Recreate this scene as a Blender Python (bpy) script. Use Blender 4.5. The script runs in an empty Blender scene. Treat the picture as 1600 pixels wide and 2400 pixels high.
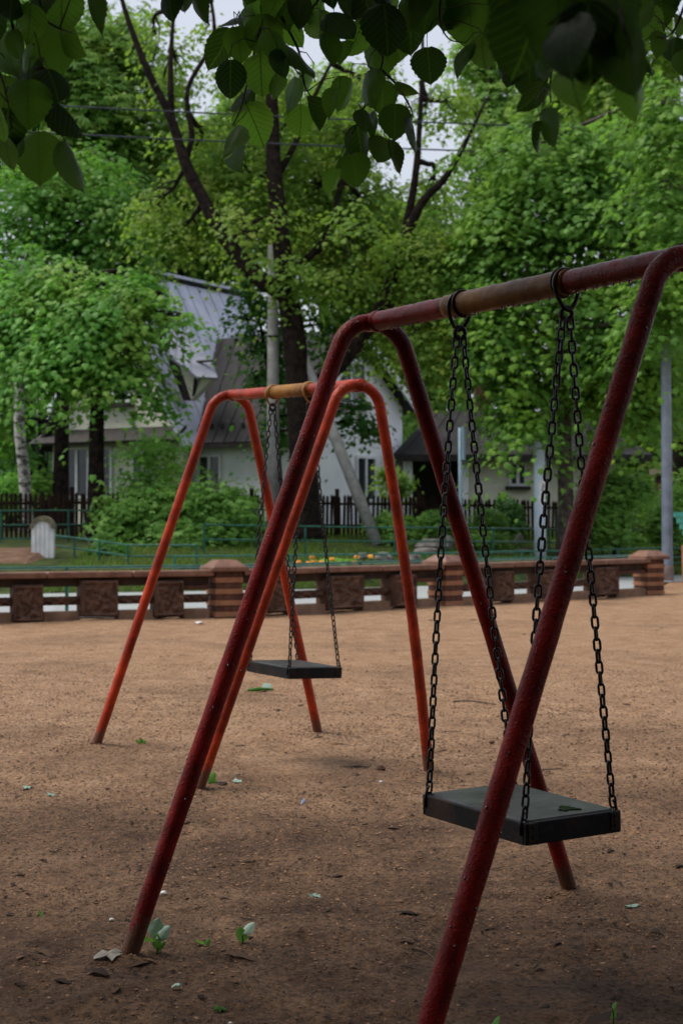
import bpy, math, random
import numpy as np
from mathutils import Vector, Matrix, noise as mnoise

R = math.radians
rng = random.Random(7)
nr = np.random.default_rng(11)
S = bpy.context.scene
COL = S.collection

# ------------------------------------------------------------------ camera, sky, sun, exposure
F, CX, HY, CAMH = 3648.0, 800.0, 1215.0, 1.4      # focal length in photo pixels, centre column, horizon row, eye height
cd = bpy.data.cameras.new('camera')
cam = bpy.data.objects.new('camera', cd)
COL.objects.link(cam)
cam.location = (0, 0, CAMH)
cam.rotation_euler = (R(90), 0, 0)
cd.sensor_fit = 'VERTICAL'
cd.sensor_height = 36
cd.lens = 36 * F / 2400
cd.shift_y = (HY - 1200) / 2400
cd.clip_start, cd.clip_end = 0.05, 3000
cd.dof.use_dof = True
cd.dof.focus_distance = 5.2
cd.dof.aperture_fstop = 6.0
S.camera = cam

W = bpy.data.worlds.new('World')
S.world = W
W.use_nodes = True
wt = W.node_tree
wt.nodes.clear()
SUN_EL, SUN_AZ = 62, -84        # azimuth measured from +Y (view direction) towards +X
sky = wt.nodes.new('ShaderNodeTexSky')
sky.sky_type = 'NISHITA'
sky.sun_disc = False
sky.sun_elevation = R(SUN_EL)
sky.sun_rotation = R(SUN_AZ)
sky.dust_density = 4.0
sky.air_density = 1.2
sky.ozone_density = 1.5
hs = wt.nodes.new('ShaderNodeHueSaturation')     # overcast: a pale grey-blue veil of cloud
hs.inputs['Saturation'].default_value = 0.42
hs.inputs['Value'].default_value = 1.0
mx = wt.nodes.new('ShaderNodeMix')
mx.data_type = 'RGBA'
mx.inputs[0].default_value = 0.55
mx.inputs[7].default_value = (7.2, 7.7, 9.0, 1)
bg = wt.nodes.new('ShaderNodeBackground')
bg.inputs['Strength'].default_value = 0.055
wo = wt.nodes.new('ShaderNodeOutputWorld')
wt.links.new(sky.outputs[0], hs.inputs['Color'])
wt.links.new(hs.outputs[0], mx.inputs[6])
wt.links.new(mx.outputs[2], bg.inputs['Color'])
wt.links.new(bg.outputs[0], wo.inputs['Surface'])

sl = bpy.data.lights.new('sun', 'SUN')
sl.energy = 1.5
sl.angle = R(32)
sl.color = (1, 0.95, 0.88)
so = bpy.data.objects.new('sun', sl)
COL.objects.link(so)
sd = Vector((math.sin(R(SUN_AZ)) * math.cos(R(SUN_EL)), math.cos(R(SUN_AZ)) * math.cos(R(SUN_EL)), math.sin(R(SUN_EL))))
so.rotation_euler = sd.to_track_quat('Z', 'Y').to_euler()
so.location = sd * 60

S.view_settings.view_transform = 'Standard'
S.view_settings.look = 'None'
S.view_settings.gamma = 1
S.view_settings.exposure = 1.15
S.view_settings.use_curve_mapping = False
S.cycles.max_bounces = 8
S.cycles.transparent_max_bounces = 8
S.cycles.use_denoising = True


# ------------------------------------------------------------------ helpers
def P(px, py, d):
    """World point that lies d metres ahead of the camera on the ray through photo pixel (px, py)."""
    return Vector(((px - CX) * d / F, d, CAMH + (HY - py) * d / F))


def tag(o, label=None, cat=None, group=None, kind=None):
    if label: o['label'] = label
    if cat: o['category'] = cat
    if group: o['group'] = group
    if kind: o['kind'] = kind
    return o


def empty(name, loc=(0, 0, 0), label=None, cat=None, group=None, parent=None):
    o = bpy.data.objects.new(name, None)
    COL.objects.link(o)
    o.location = loc
    o.empty_display_size = 0.1
    if parent is not None:
        o.parent = parent
        o.matrix_parent_inverse = wmat(parent).inverted()
    return tag(o, label, cat, group)


def wmat(o):
    m = Matrix.LocRotScale(o.location, o.rotation_euler, o.scale)
    if o.parent is not None:
        m = wmat(o.parent) @ o.matrix_parent_inverse @ m
    return m


def link(name, me, parent=None, mat4=None, label=None, cat=None, group=None, kind=None):
    o = bpy.data.objects.new(name, me)
    COL.objects.link(o)
    if mat4 is not None:
        loc, rot, sc = mat4.decompose()
        o.location, o.rotation_euler, o.scale = loc, rot.to_euler(), sc
    if parent is not None:
        o.parent = parent
        o.matrix_parent_inverse = wmat(parent).inverted()
    return tag(o, label, cat, group, kind)


class MB:
    """Collects boxes, tubes and patches; build() links them as one mesh object."""

    def __init__(s):
        s.v, s.f = [], []

    def add(s, vs, fs):
        n = len(s.v)
        s.v += [tuple(v) for v in vs]
        s.f += [tuple(i + n for i in f) for f in fs]
        return s

    def box(s, c, hx, hy, hz):
        """Box at centre c with half-extent vectors (or numbers along the world axes)."""
        c = Vector(c)
        hx = Vector((hx, 0, 0)) if isinstance(hx, (int, float)) else Vector(hx)
        hy = Vector((0, hy, 0)) if isinstance(hy, (int, float)) else Vector(hy)
        hz = Vector((0, 0, hz)) if isinstance(hz, (int, float)) else Vector(hz)
        vs = [c + hx * a + hy * b + hz * d for d in (-1, 1) for b in (-1, 1) for a in (-1, 1)]
        return s.add(vs, [(0, 2, 3, 1), (4, 5, 7, 6), (0, 1, 5, 4), (2, 6, 7, 3), (0, 4, 6, 2), (1, 3, 7, 5)])

    def cbox(s, c, hx, hy, hz, ch=0.1):
        """Box with chamfered vertical and top edges (ch = chamfer in metres)."""
        c, hx, hy, hz = Vector(c), Vector(hx), Vector(hy), Vector(hz)
        ux, uy, uz = hx.normalized(), hy.normalized(), hz.normalized()
        lx, ly, lz = hx.length, hy.length, hz.length
        ring = [(1, 1)]
        def octo(lx, ly, z):
            pts = [(lx, ly - ch), (lx - ch, ly), (-lx + ch, ly), (-lx, ly - ch), (-lx, -ly + ch), (-lx + ch, -ly), (lx - ch, -ly), (lx, -ly + ch)]
            return [c + ux * a + uy * b + uz * z for a, b in pts]
        vs = octo(lx - ch * .6, ly - ch * .6, -lz) + octo(lx, ly, -lz + ch) + octo(lx, ly, lz - ch) + octo(lx - ch * .6, ly - ch * .6, lz)
        fs = [tuple(reversed(range(8))), tuple(range(24, 32))]
        for k in range(3):
            for i in range(8):
                j = (i + 1) % 8
                fs.append((k * 8 + i, k * 8 + j, k * 8 + 8 + j, k * 8 + 8 + i))
        return s.add(vs, fs)

    def tube(s, pts, rad, seg=8, cap=True, closed=False):
        pts = [Vector(p) for p in pts]
        n = len(pts)
        if not hasattr(rad, '__len__'):
            rad = [rad] * n
        ref = None
        vs, fs = [], []
        for i, p in enumerate(pts):
            if closed:
                t = pts[(i + 1) % n] - pts[i - 1]
            else:
                t = pts[min(i + 1, n - 1)] - pts[max(i - 1, 0)]
            t = t.normalized() if t.length > 1e-9 else Vector((0, 0, 1))
            if ref is None:
                a = Vector((0, 0, 1)) if abs(t.z) < .9 else Vector((1, 0, 0))
                ref = (a - t * a.dot(t)).normalized()
            else:
                ref = ref - t * ref.dot(t)
                ref = ref.normalized() if ref.length > 1e-9 else t.orthogonal().normalized()
            b = t.cross(ref)
            for k in range(seg):
                a = 2 * math.pi * k / seg
                vs.append(p + (ref * math.cos(a) + b * math.sin(a)) * rad[i])
        m = n if closed else n - 1
        for i in range(m):
            for k in range(seg):
                k2 = (k + 1) % seg
                i2 = (i + 1) % n
                fs.append((i * seg + k, i * seg + k2, i2 * seg + k2, i2 * seg + k))
        if cap and not closed:
            fs.append(tuple(reversed(range(seg))))
            fs.append(tuple(range((n - 1) * seg, n * seg)))
        return s.add(vs, fs)

    def prism(s, poly, ext):
        """Solid from a planar polygon (list of points) pushed along vector ext."""
        n = len(poly)
        poly = [Vector(p) for p in poly]
        ext = Vector(ext)
        vs = poly + [p + ext for p in poly]
        fs = [tuple(reversed(range(n))), tuple(range(n, 2 * n))]
        for i in range(n):
            j = (i + 1) % n
            fs.append((i, j, n + j, n + i))
        return s.add(vs, fs)

    def ball(s, c, r, sq=(1, 1, 1), u=8, w=5, jit=0.0, rg=rng):
        c = Vector(c)
        vs = [c + Vector((0, 0, r * sq[2]))]
        for j in range(1, w):
            th = math.pi * j / w
            for i in range(u):
                ph = 2 * math.pi * i / u
                k = r * (1 + rg.uniform(-jit, jit))
                vs.append(c + Vector((k * sq[0] * math.sin(th) * math.cos(ph), k * sq[1] * math.sin(th) * math.sin(ph), k * sq[2] * math.cos(th))))
        vs.append(c - Vector((0, 0, r * sq[2])))
        fs = [(0, 1 + i, 1 + (i + 1) % u) for i in range(u)]
        for j in range(w - 2):
            for i in range(u):
                a, b = 1 + j * u + i, 1 + j * u + (i + 1) % u
                fs.append((a, a + u, b + u, b))
        e = len(vs) - 1
        fs += [(e, e - u + (i + 1) % u, e - u + i) for i in range(u)]
        return s.add(vs, fs)

    def mesh(s, name, mat, smooth=False):
        me = bpy.data.meshes.new(name)
        me.from_pydata(s.v, [], s.f)
        me.materials.append(mat)
        if smooth:
            me.polygons.foreach_set('use_smooth', [True] * len(me.polygons))
        me.validate()
        return me

    def build(s, name, mat, parent=None, smooth=False, **kw):
        return link(name, s.mesh(name, mat, smooth), parent, **kw)


def np_mesh(name, verts, faces, mat, smooth=False, tone=None):
    """Mesh from numpy arrays; faces is (n, k)."""
    me = bpy.data.meshes.new(name)
    nv, nf, k = len(verts), len(faces), faces.shape[1]
    me.vertices.add(nv)
    me.vertices.foreach_set('co', np.ascontiguousarray(verts, dtype=np.float32).ravel())
    me.loops.add(nf * k)
    me.loops.foreach_set('vertex_index', np.ascontiguousarray(faces, dtype=np.int32).ravel())
    me.polygons.add(nf)
    me.polygons.foreach_set('loop_start', np.arange(0, nf * k, k, dtype=np.int32))
    me.polygons.foreach_set('loop_total', np.full(nf, k, dtype=np.int32))
    if smooth:
        me.polygons.foreach_set('use_smooth', np.ones(nf, dtype=bool))
    if tone is not None:
        a = me.attributes.new('tone', 'FLOAT', 'POINT')
        a.data.foreach_set('value', np.ascontiguousarray(tone, dtype=np.float32))
    me.materials.append(mat)
    me.update(calc_edges=True)
    return me


# ------------------------------------------------------------------ materials
def nodes_mat(name):
    m = bpy.data.materials.new(name)
    m.use_nodes = True
    t = m.node_tree
    b = t.nodes['Principled BSDF']
    return m, t, b


def ramp(t, stops, interp='LINEAR'):
    r = t.nodes.new('ShaderNodeValToRGB')
    r.color_ramp.interpolation = interp
    e = r.color_ramp.elements
    while len(e) < len(stops):
        e.new(0.5)
    for el, (p, c) in zip(e, stops):
        el.position = p
        el.color = c if len(c) == 4 else (*c, 1)
    return r


def noise(t, scale, detail=6, rough=0.6, coord='Object', dist=0.0, vec=None, dim=None):
    n = t.nodes.new('ShaderNodeTexNoise')
    n.inputs['Scale'].default_value = scale
    n.inputs['Detail'].default_value = detail
    n.inputs['Roughness'].default_value = rough
    n.inputs['Distortion'].default_value = dist
    if vec is None:
        c = t.nodes.new('ShaderNodeTexCoord') if coord != 'Position' else t.nodes.new('ShaderNodeNewGeometry')
        vec = c.outputs[coord]
    t.links.new(vec, n.inputs['Vector'])
    return n


def mixc(t, fac, a, b, mode='MIX'):
    m = t.nodes.new('ShaderNodeMix')
    m.data_type = 'RGBA'
    m.blend_type = mode
    for sock, val in ((m.inputs[0], fac), (m.inputs[6], a), (m.inputs[7], b)):
        if hasattr(val, 'is_linked') or hasattr(val, 'links'):
            t.links.new(val, sock)
        elif isinstance(val, (int, float)):
            sock.default_value = val
        else:
            sock.default_value = (*val, 1) if len(val) == 3 else val
    return m.outputs[2]


def bump(t, b, height, strength=0.3, dist=0.01, normal=None):
    n = t.nodes.new('ShaderNodeBump')
    n.inputs['Strength'].default_value = strength
    n.inputs['Distance'].default_value = dist
    t.links.new(height, n.inputs['Height'])
    if normal is not None:
        t.links.new(normal, n.inputs['Normal'])
    t.links.new(n.outputs[0], b.inputs['Normal'])
    return n.outputs[0]


def simple(name, c1, c2, scale=8, rough=0.7, bs=0.2, bscale=None, bd=0.01, coord='Object', metal=0, spec=0.28, det=6, lo=.35, hi=.65, coat=0, coatr=.1):
    m, t, b = nodes_mat(name)
    n = noise(t, scale, det, coord=coord)
    r = ramp(t, [(lo, c1), (hi, c2)])
    t.links.new(n.outputs['Fac'], r.inputs[0])
    t.links.new(r.outputs[0], b.inputs['Base Color'])
    b.inputs['Roughness'].default_value = rough
    b.inputs['Metallic'].default_value = metal
    b.inputs['Specular IOR Level'].default_value = spec
    b.inputs['Coat Weight'].default_value = coat
    b.inputs['Coat Roughness'].default_value = coatr
    if bs:
        n2 = noise(t, bscale or scale * 4, 8, coord=coord)
        bump(t, b, n2.outputs['Fac'], bs, bd)
    return m


def paint(name, base, dark, rust, wet=0.6, cr=.05, ior=1.33, bs=.5):
    """Thick old glossy paint over steel: lumps, runs, chips, wet."""
    m, t, b = nodes_mat(name)
    n = noise(t, 9, 8, .65, 'Position')
    r = ramp(t, [(.3, dark), (.55, base), (.8, tuple(min(1, c * 1.25) for c in base))])
    t.links.new(n.outputs['Fac'], r.inputs[0])
    n2 = noise(t, 38, 6, .7, 'Position')
    r2 = ramp(t, [(.60, (0, 0, 0)), (.68, (1, 1, 1))])
    t.links.new(n2.outputs['Fac'], r2.inputs[0])
    col = mixc(t, r2.outputs[0], r.outputs[0], rust)
    # old weathering in broad patches, and mud splashed over the lowest hand's breadth
    nb_ = noise(t, 2.3, 5, .7, 'Position')
    rb = ramp(t, [(.40, (.45, .42, .42)), (.60, (1, 1, 1))])
    t.links.new(nb_.outputs['Fac'], rb.inputs[0])
    col = mixc(t, 1.0, col, rb.outputs[0], 'MULTIPLY')
    sz_ = t.nodes.new('ShaderNodeSeparateXYZ')
    gp_ = t.nodes.new('ShaderNodeNewGeometry')
    t.links.new(gp_.outputs['Position'], sz_.inputs[0])
    mz = t.nodes.new('ShaderNodeMath'); mz.operation = 'MULTIPLY_ADD'
    t.links.new(n2.outputs['Fac'], mz.inputs[0]); mz.inputs[1].default_value = -.34; t.links.new(sz_.outputs['Z'], mz.inputs[2])
    rz = ramp(t, [(.0, (.85, .85, .85)), (.06, (0, 0, 0))])
    mo = t.nodes.new('ShaderNodeMath'); mo.operation = 'ADD'; mo.inputs[1].default_value = .09
    t.links.new(mz.outputs[0], mo.inputs[0])
    t.links.new(mo.outputs[0], rz.inputs[0])
    col = mixc(t, rz.outputs[0], col, (.09, .05, .032))
    t.links.new(col, b.inputs['Base Color'])
    b.inputs['Roughness'].default_value = .6
    b.inputs['Specular IOR Level'].default_value = .08
    b.inputs['Coat Weight'].default_value = wet
    b.inputs['Coat Roughness'].default_value = cr
    b.inputs['Coat IOR'].default_value = ior
    n3 = noise(t, 70, 4, .6, 'Position')
    vo = t.nodes.new('ShaderNodeTexVoronoi')
    g = t.nodes.new('ShaderNodeNewGeometry')
    vo.inputs['Scale'].default_value = 110
    t.links.new(g.outputs['Position'], vo.inputs['Vector'])
    r3 = ramp(t, [(.0, (1, 1, 1)), (.42, (0, 0, 0))])
    t.links.new(vo.outputs['Distance'], r3.inputs[0])
    ad = t.nodes.new('ShaderNodeMath')
    ad.operation = 'MULTIPLY_ADD'
    ad.inputs[1].default_value = .55
    t.links.new(r3.outputs[0], ad.inputs[0])
    t.links.new(n3.outputs['Fac'], ad.inputs[2])
    nb = bump(t, b, ad.outputs[0], bs, .006)
    t.links.new(nb, b.inputs['Coat Normal'])
    return m


def leaf_mat(name, dark, light, trans, tw=0.4, rough=0.45, veins=False, hue2=None, spec=.14, tlo=.75):
    """Leaf: diffuse plus light through the blade; tone varies leaf by leaf and clump by clump."""
    m = bpy.data.materials.new(name)
    m.use_nodes = True
    t = m.node_tree
    b = t.nodes['Principled BSDF']
    out = t.nodes['Material Output']
    if veins:
        oi = t.nodes.new('ShaderNodeObjectInfo')
        pw_ = t.nodes.new('ShaderNodeMath'); pw_.operation = 'POWER'; pw_.inputs[1].default_value = 1.7
        t.links.new(oi.outputs['Random'], pw_.inputs[0])
        fac = pw_.outputs[0]
    else:
        at = t.nodes.new('ShaderNodeAttribute')
        at.attribute_name = 'tone'
        fac = at.outputs['Fac']
    r = ramp(t, [(0, dark), (1, light)])
    t.links.new(fac, r.inputs[0])
    col = r.outputs[0]
    if hue2 is not None:
        n = noise(t, .55, 3, .6, 'Position')
        r2 = ramp(t, [(.48, (0, 0, 0)), (.66, (1, 1, 1))])
        t.links.new(n.outputs['Fac'], r2.inputs[0])
        col = mixc(t, r2.outputs[0], col, hue2)
    tcol = mixc(t, fac, tuple(c * tlo for c in trans), trans)
    if veins:
        tc = t.nodes.new('ShaderNodeTexCoord')
        sp = t.nodes.new('ShaderNodeSeparateXYZ')
        t.links.new(tc.outputs['Object'], sp.inputs[0])
        ab = t.nodes.new('ShaderNodeMath'); ab.operation = 'ABSOLUTE'
        t.links.new(sp.outputs['X'], ab.inputs[0])
        ma = t.nodes.new('ShaderNodeMath'); ma.operation = 'MULTIPLY_ADD'
        t.links.new(ab.outputs[0], ma.inputs[0]); ma.inputs[1].default_value = .85
        t.links.new(sp.outputs['Z'], ma.inputs[2])
        ml = t.nodes.new('ShaderNodeMath'); ml.operation = 'MULTIPLY'; ml.inputs[1].default_value = 7.5
        t.links.new(ma.outputs[0], ml.inputs[0])
        pp = t.nodes.new('ShaderNodeMath'); pp.operation = 'PINGPONG'; pp.inputs[1].default_value = .5
        t.links.new(ml.outputs[0], pp.inputs[0])
        rv = ramp(t, [(.0, (1, 1, 1)), (.09, (0, 0, 0))])
        t.links.new(pp.outputs[0], rv.inputs[0])
        rm = ramp(t, [(.008, (1, 1, 1)), (.022, (0, 0, 0))])
        t.links.new(ab.outputs[0], rm.inputs[0])
        vv = mixc(t, 1.0, rv.outputs[0], rm.outputs[0], 'LIGHTEN')
        tcol = mixc(t, vv, tcol, tuple(c * .7 * (tlo + 1) / 2 for c in trans))
        bump(t, b, vv, .12, .01)
    t.links.new(col, b.inputs['Base Color'])
    b.inputs['Roughness'].default_value = rough
    b.inputs['Specular IOR Level'].default_value = spec
    tr = t.nodes.new('ShaderNodeBsdfTranslucent')
    t.links.new(tcol, tr.inputs['Color'])
    ms = t.nodes.new('ShaderNodeMixShader')
    ms.inputs[0].default_value = tw
    t.links.new(b.outputs[0], ms.inputs[1])
    t.links.new(tr.outputs[0], ms.inputs[2])
    t.links.new(ms.outputs[0], out.inputs['Surface'])
    return m


M = {}
M['red'] = paint('dark_red_paint', (.24, .011, .0075), (.10, .0065, .005), (.04, .011, .007), .3)
M['orange'] = paint('orange_red_paint', (.50, .048, .012), (.30, .025, .008), (.16, .035, .015), .5)
M['red_wet'] = paint('rain_wet_red_paint', (.22, .012, .008), (.09, .006, .005), (.035, .010, .007), .42, .10, 1.33, .3)
M['ochre'] = paint('ochre_wrap', (.36, .17, .035), (.22, .10, .024), (.12, .06, .025), .25)
M['ochre_dark'] = paint('brown_ochre_wrap', (.25, .115, .022), (.14, .062, .015), (.06, .03, .013), .35, .12, 1.33, .26)
M['chain'] = simple('black_chain_steel', (.012, .013, .015), (.035, .034, .034), 60, .38, .3, 200, .002, metal=.7, spec=.5)
M['hook'] = simple('dark_hanger_steel', (.014, .012, .011), (.05, .035, .022), 40, .42, .4, 120, .002, metal=.5)
M['hookb'] = simple('painted_hanger_steel', (.28, .11, .025), (.42, .20, .05), 30, .5, .4, 120, .002)
M['board'] = simple('weathered_black_board', (.010, .011, .012), (.065, .062, .056), 9, .36, .5, 50, .006, coat=.3, coatr=.15)
M['edge'] = simple('board_edge', (.007, .008, .009), (.04, .022, .014), 8, .6, .5, 50, .004, spec=.2, lo=.45, hi=.75)
M['water'] = simple('water_film', (.010, .011, .011), (.018, .019, .018), 5, .12, .1, 30, .002)
M['drop'] = simple('water_drops', (.04, .02, .02), (.06, .03, .03), 5, .03, 0, coat=1, coatr=.02, spec=1)
M['stone'] = simple('carved_sandstone', (.07, .036, .024), (.155, .082, .052), 7, .85, .5, 45, .015, coord='Position')
M['stone_shaded'] = simple('shaded_beam_stone', (.03, .022, .018), (.07, .042, .03), 6, .85, .4, 40, .01, coord='Position')  # same sandstone, the shadow under the coping painted in as a darker tone
M['cap'] = simple('terracotta_coping', (.13, .058, .036), (.23, .115, .075), 5, .55, .4, 50, .006, coord='Position', coat=.2)
M['brick_l'] = simple('light_brick', (.25, .105, .05), (.36, .17, .09), 5, .8, .5, 60, .006, coord='Position')
M['brick_d'] = simple('dark_brick', (.06, .026, .018), (.12, .05, .032), 5, .85, .5, 60, .006, coord='Position')
M['mortar'] = simple('pillar_core', (.05, .03, .022), (.10, .06, .04), 8, .9, .4, 60, .006, coord='Position')
M['plinth'] = simple('plinth_concrete', (.16, .09, .055), (.27, .16, .10), 4, .85, .5, 40, .01, coord='Position')
M['rail'] = simple('green_rail_paint', (.012, .07, .05), (.028, .135, .095), 6, .4, .2, 40, .004, coord='Position', coat=.3)
M['fence'] = simple('brown_fence_wood', (.018, .011, .009), (.048, .027, .020), 3, .85, .3, 30, .004, coord='Position', spec=.1)
M['white'] = simple('limewash', (.50, .52, .52), (.76, .76, .73), 3, .75, .3, 30, .01, coord='Position', lo=.3, hi=.55)
M['moss'] = simple('mossy_top', (.08, .075, .04), (.20, .18, .12), 9, .9, .4, 40, .01, coord='Position')
M['wall_w'] = simple('white_render', (.74, .76, .78), (.84, .85, .85), 1.2, .85, .15, 20, .006, coord='Position')
M['wall_c'] = simple('cream_render', (.62, .61, .50), (.74, .72, .60), 1.2, .85, .15, 20, .006, coord='Position')
M['roof_sky'] = simple('sky_pale_metal_roof', (.42, .44, .53), (.56, .58, .68), 1.5, .45, .2, 6, .01, coord='Position', metal=.3)  # roof metal with the sky's reflection painted in as a pale base colour
M['roof_m'] = simple('grey_metal_dormer_roof', (.17, .18, .22), (.28, .29, .34), 1.5, .5, .2, 6, .01, coord='Position', metal=.2)  # copy of the pale roof metal, darkened because the dormer faces the sky
M['roof_d'] = simple('brown_grey_metal_roof', (.018, .017, .018), (.036, .033, .034), 1.2, .65, .2, 8, .01, coord='Position', spec=.12)  # brown-grey metal, darkened for the slopes that mirror less sky
M['dark'] = simple('dark_timber_and_shade', (.014, .012, .011), (.035, .03, .026), 5, .7, .2, 30, .004, coord='Position')
M['frame'] = simple('white_window_frame', (.62, .64, .66), (.76, .77, .78), 4, .5, 0, coord='Position')
M['glass'] = simple('dark_window_glass', (.012, .016, .02), (.04, .05, .055), 2, .06, 0, coord='Position', coat=.6, coatr=.03)
M['pole'] = simple('grey_steel_pole', (.17, .20, .25), (.26, .30, .36), 3, .45, .15, 30, .004, coord='Position')
M['rust'] = simple('rusty_pole_foot', (.14, .10, .09), (.24, .17, .15), 8, .8, .4, 40, .006, coord='Position')
M['pole_b'] = simple('pale_blue_pole', (.52, .62, .74), (.62, .72, .82), 3, .5, .1, 30, .004, coord='Position')
M['concrete'] = simple('concrete_pole', (.27, .27, .25), (.42, .42, .40), 5, .85, .3, 40, .006, coord='Position')
M['sign'] = simple('blue_grey_sign', (.16, .24, .29), (.22, .32, .37), 4, .5, 0, coord='Position')
M['paper'] = simple('white_paper', (.68, .70, .72), (.80, .80, .80), 6, .8, .2, 60, .002)
M['ink'] = simple('black_ink', (.02, .025, .04), (.035, .04, .06), 6, .8, 0)
M['bark'] = simple('dark_wet_bark', (.006, .005, .005), (.032, .022, .017), 7, .85, .9, 16, .05, coord='Position', spec=.1)
M['bark_g'] = simple('grey_brown_bark', (.045, .036, .031), (.14, .115, .10), 6, .85, .9, 14, .05, coord='Position', spec=.1)
M['twig'] = simple('twig_bark', (.02, .014, .01), (.05, .034, .024), 30, .7, .4, 90, .003)
M['cable'] = simple('black_cable', (.018, .025, .03), (.035, .045, .05), 4, .5, 0, coord='Position')
M['slat'] = simple('teal_bench_paint', (.03, .20, .15), (.06, .30, .23), 4, .5, .2, 30, .004, coord='Position', coat=.3)
M['terracotta'] = simple('rusty_brown_concrete', (.24, .09, .045), (.36, .15, .08), 5, .75, .3, 30, .006, coord='Position')
M['rock'] = simple('mossy_grey_rock', (.10, .085, .075), (.26, .24, .22), 5, .85, .8, 16, .03, coord='Position')
M['soil'] = simple('bare_brown_soil', (.085, .048, .032), (.17, .105, .07), 3, .9, .7, 20, .03, coord='Position', spec=.06)
M['orange_petal'] = simple('orange_petals', (.72, .26, .03), (.85, .42, .06), 9, .6, 0)
M['scrap'] = simple('torn_paper_scrap', (.16, .145, .12), (.36, .33, .29), 14, .8, .4, 60, .003)
M['blue_scrap'] = simple('pale_blue_plastic', (.28, .42, .65), (.40, .55, .78), 14, .4, 0)
M['stick'] = simple('dry_stick', (.05, .032, .022), (.14, .09, .06), 20, .85, .3, 90, .003)
M['stone_s'] = simple('white_pebble', (.5, .48, .45), (.7, .68, .65), 10, .7, .2, 60, .003)

M['leaf_maple'] = leaf_mat('maple_leaf', (.050, .135, .022), (.145, .30, .052), (.27, .54, .07), .38, .45, hue2=(.17, .31, .03))
M['leaf_mapleL'] = leaf_mat('pale_maple_leaf', (.050, .17, .026), (.16, .36, .058), (.26, .62, .07), .36, .45, hue2=(.21, .33, .055))
M['leaf_deep'] = leaf_mat('deep_green_leaf', (.022, .085, .016), (.075, .20, .034), (.14, .38, .045), .33, .45)
M['leaf_mid'] = leaf_mat('mid_green_leaf', (.036, .13, .018), (.125, .29, .042), (.22, .54, .05), .36, .45, hue2=(.17, .29, .045))
M['leaf_yellow'] = leaf_mat('young_yellow_leaf', (.064, .142, .020), (.17, .285, .048), (.34, .57, .065), .42, .5, hue2=(.22, .27, .04))
M['leaf_far'] = leaf_mat('far_leaf', (.085, .185, .034), (.185, .33, .07), (.35, .62, .085), .42, .55, hue2=(.23, .32, .055))
M['leaf_shrub'] = leaf_mat('shrub_leaf', (.075, .19, .032), (.20, .37, .08), (.32, .60, .08), .38, .45)
M['leaf_linden'] = leaf_mat('linden_leaf', (.010, .030, .014), (.034, .085, .018), (.24, .54, .045), .48, .42, veins=True, spec=.22, tlo=.10)
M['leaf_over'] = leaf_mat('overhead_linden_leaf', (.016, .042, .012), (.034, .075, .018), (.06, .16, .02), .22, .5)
M['grass'] = leaf_mat('grass_blade', (.055, .12, .018), (.13, .22, .035), (.20, .34, .04), .32, .5, hue2=(.14, .17, .04))
M['weed'] = leaf_mat('weed_leaf', (.07, .17, .03), (.10, .24, .05), (.22, .45, .06), .4, .4, veins=True)
M['weed_pale'] = leaf_mat('pale_leaf_underside', (.26, .38, .30), (.36, .48, .40), (.2, .36, .16), .25, .5, veins=True)


def birch_mat():
    m, t, b = nodes_mat('birch_bark')
    tc = t.nodes.new('ShaderNodeTexCoord')
    mp = t.nodes.new('ShaderNodeMapping')
    mp.inputs['Scale'].default_value = (3.5, 3.5, 7)
    t.links.new(tc.outputs['Object'], mp.inputs['Vector'])
    n = noise(t, 1.2, 6, .7, vec=mp.outputs[0])
    r = ramp(t, [(.44, (.48, .46, .43)), (.53, (.24, .22, .20)), (.58, (.02, .018, .016))])
    t.links.new(n.outputs['Fac'], r.inputs[0])
    t.links.new(r.outputs[0], b.inputs['Base Color'])
    b.inputs['Roughness'].default_value = .8
    return m


M['birch'] = birch_mat()


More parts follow.
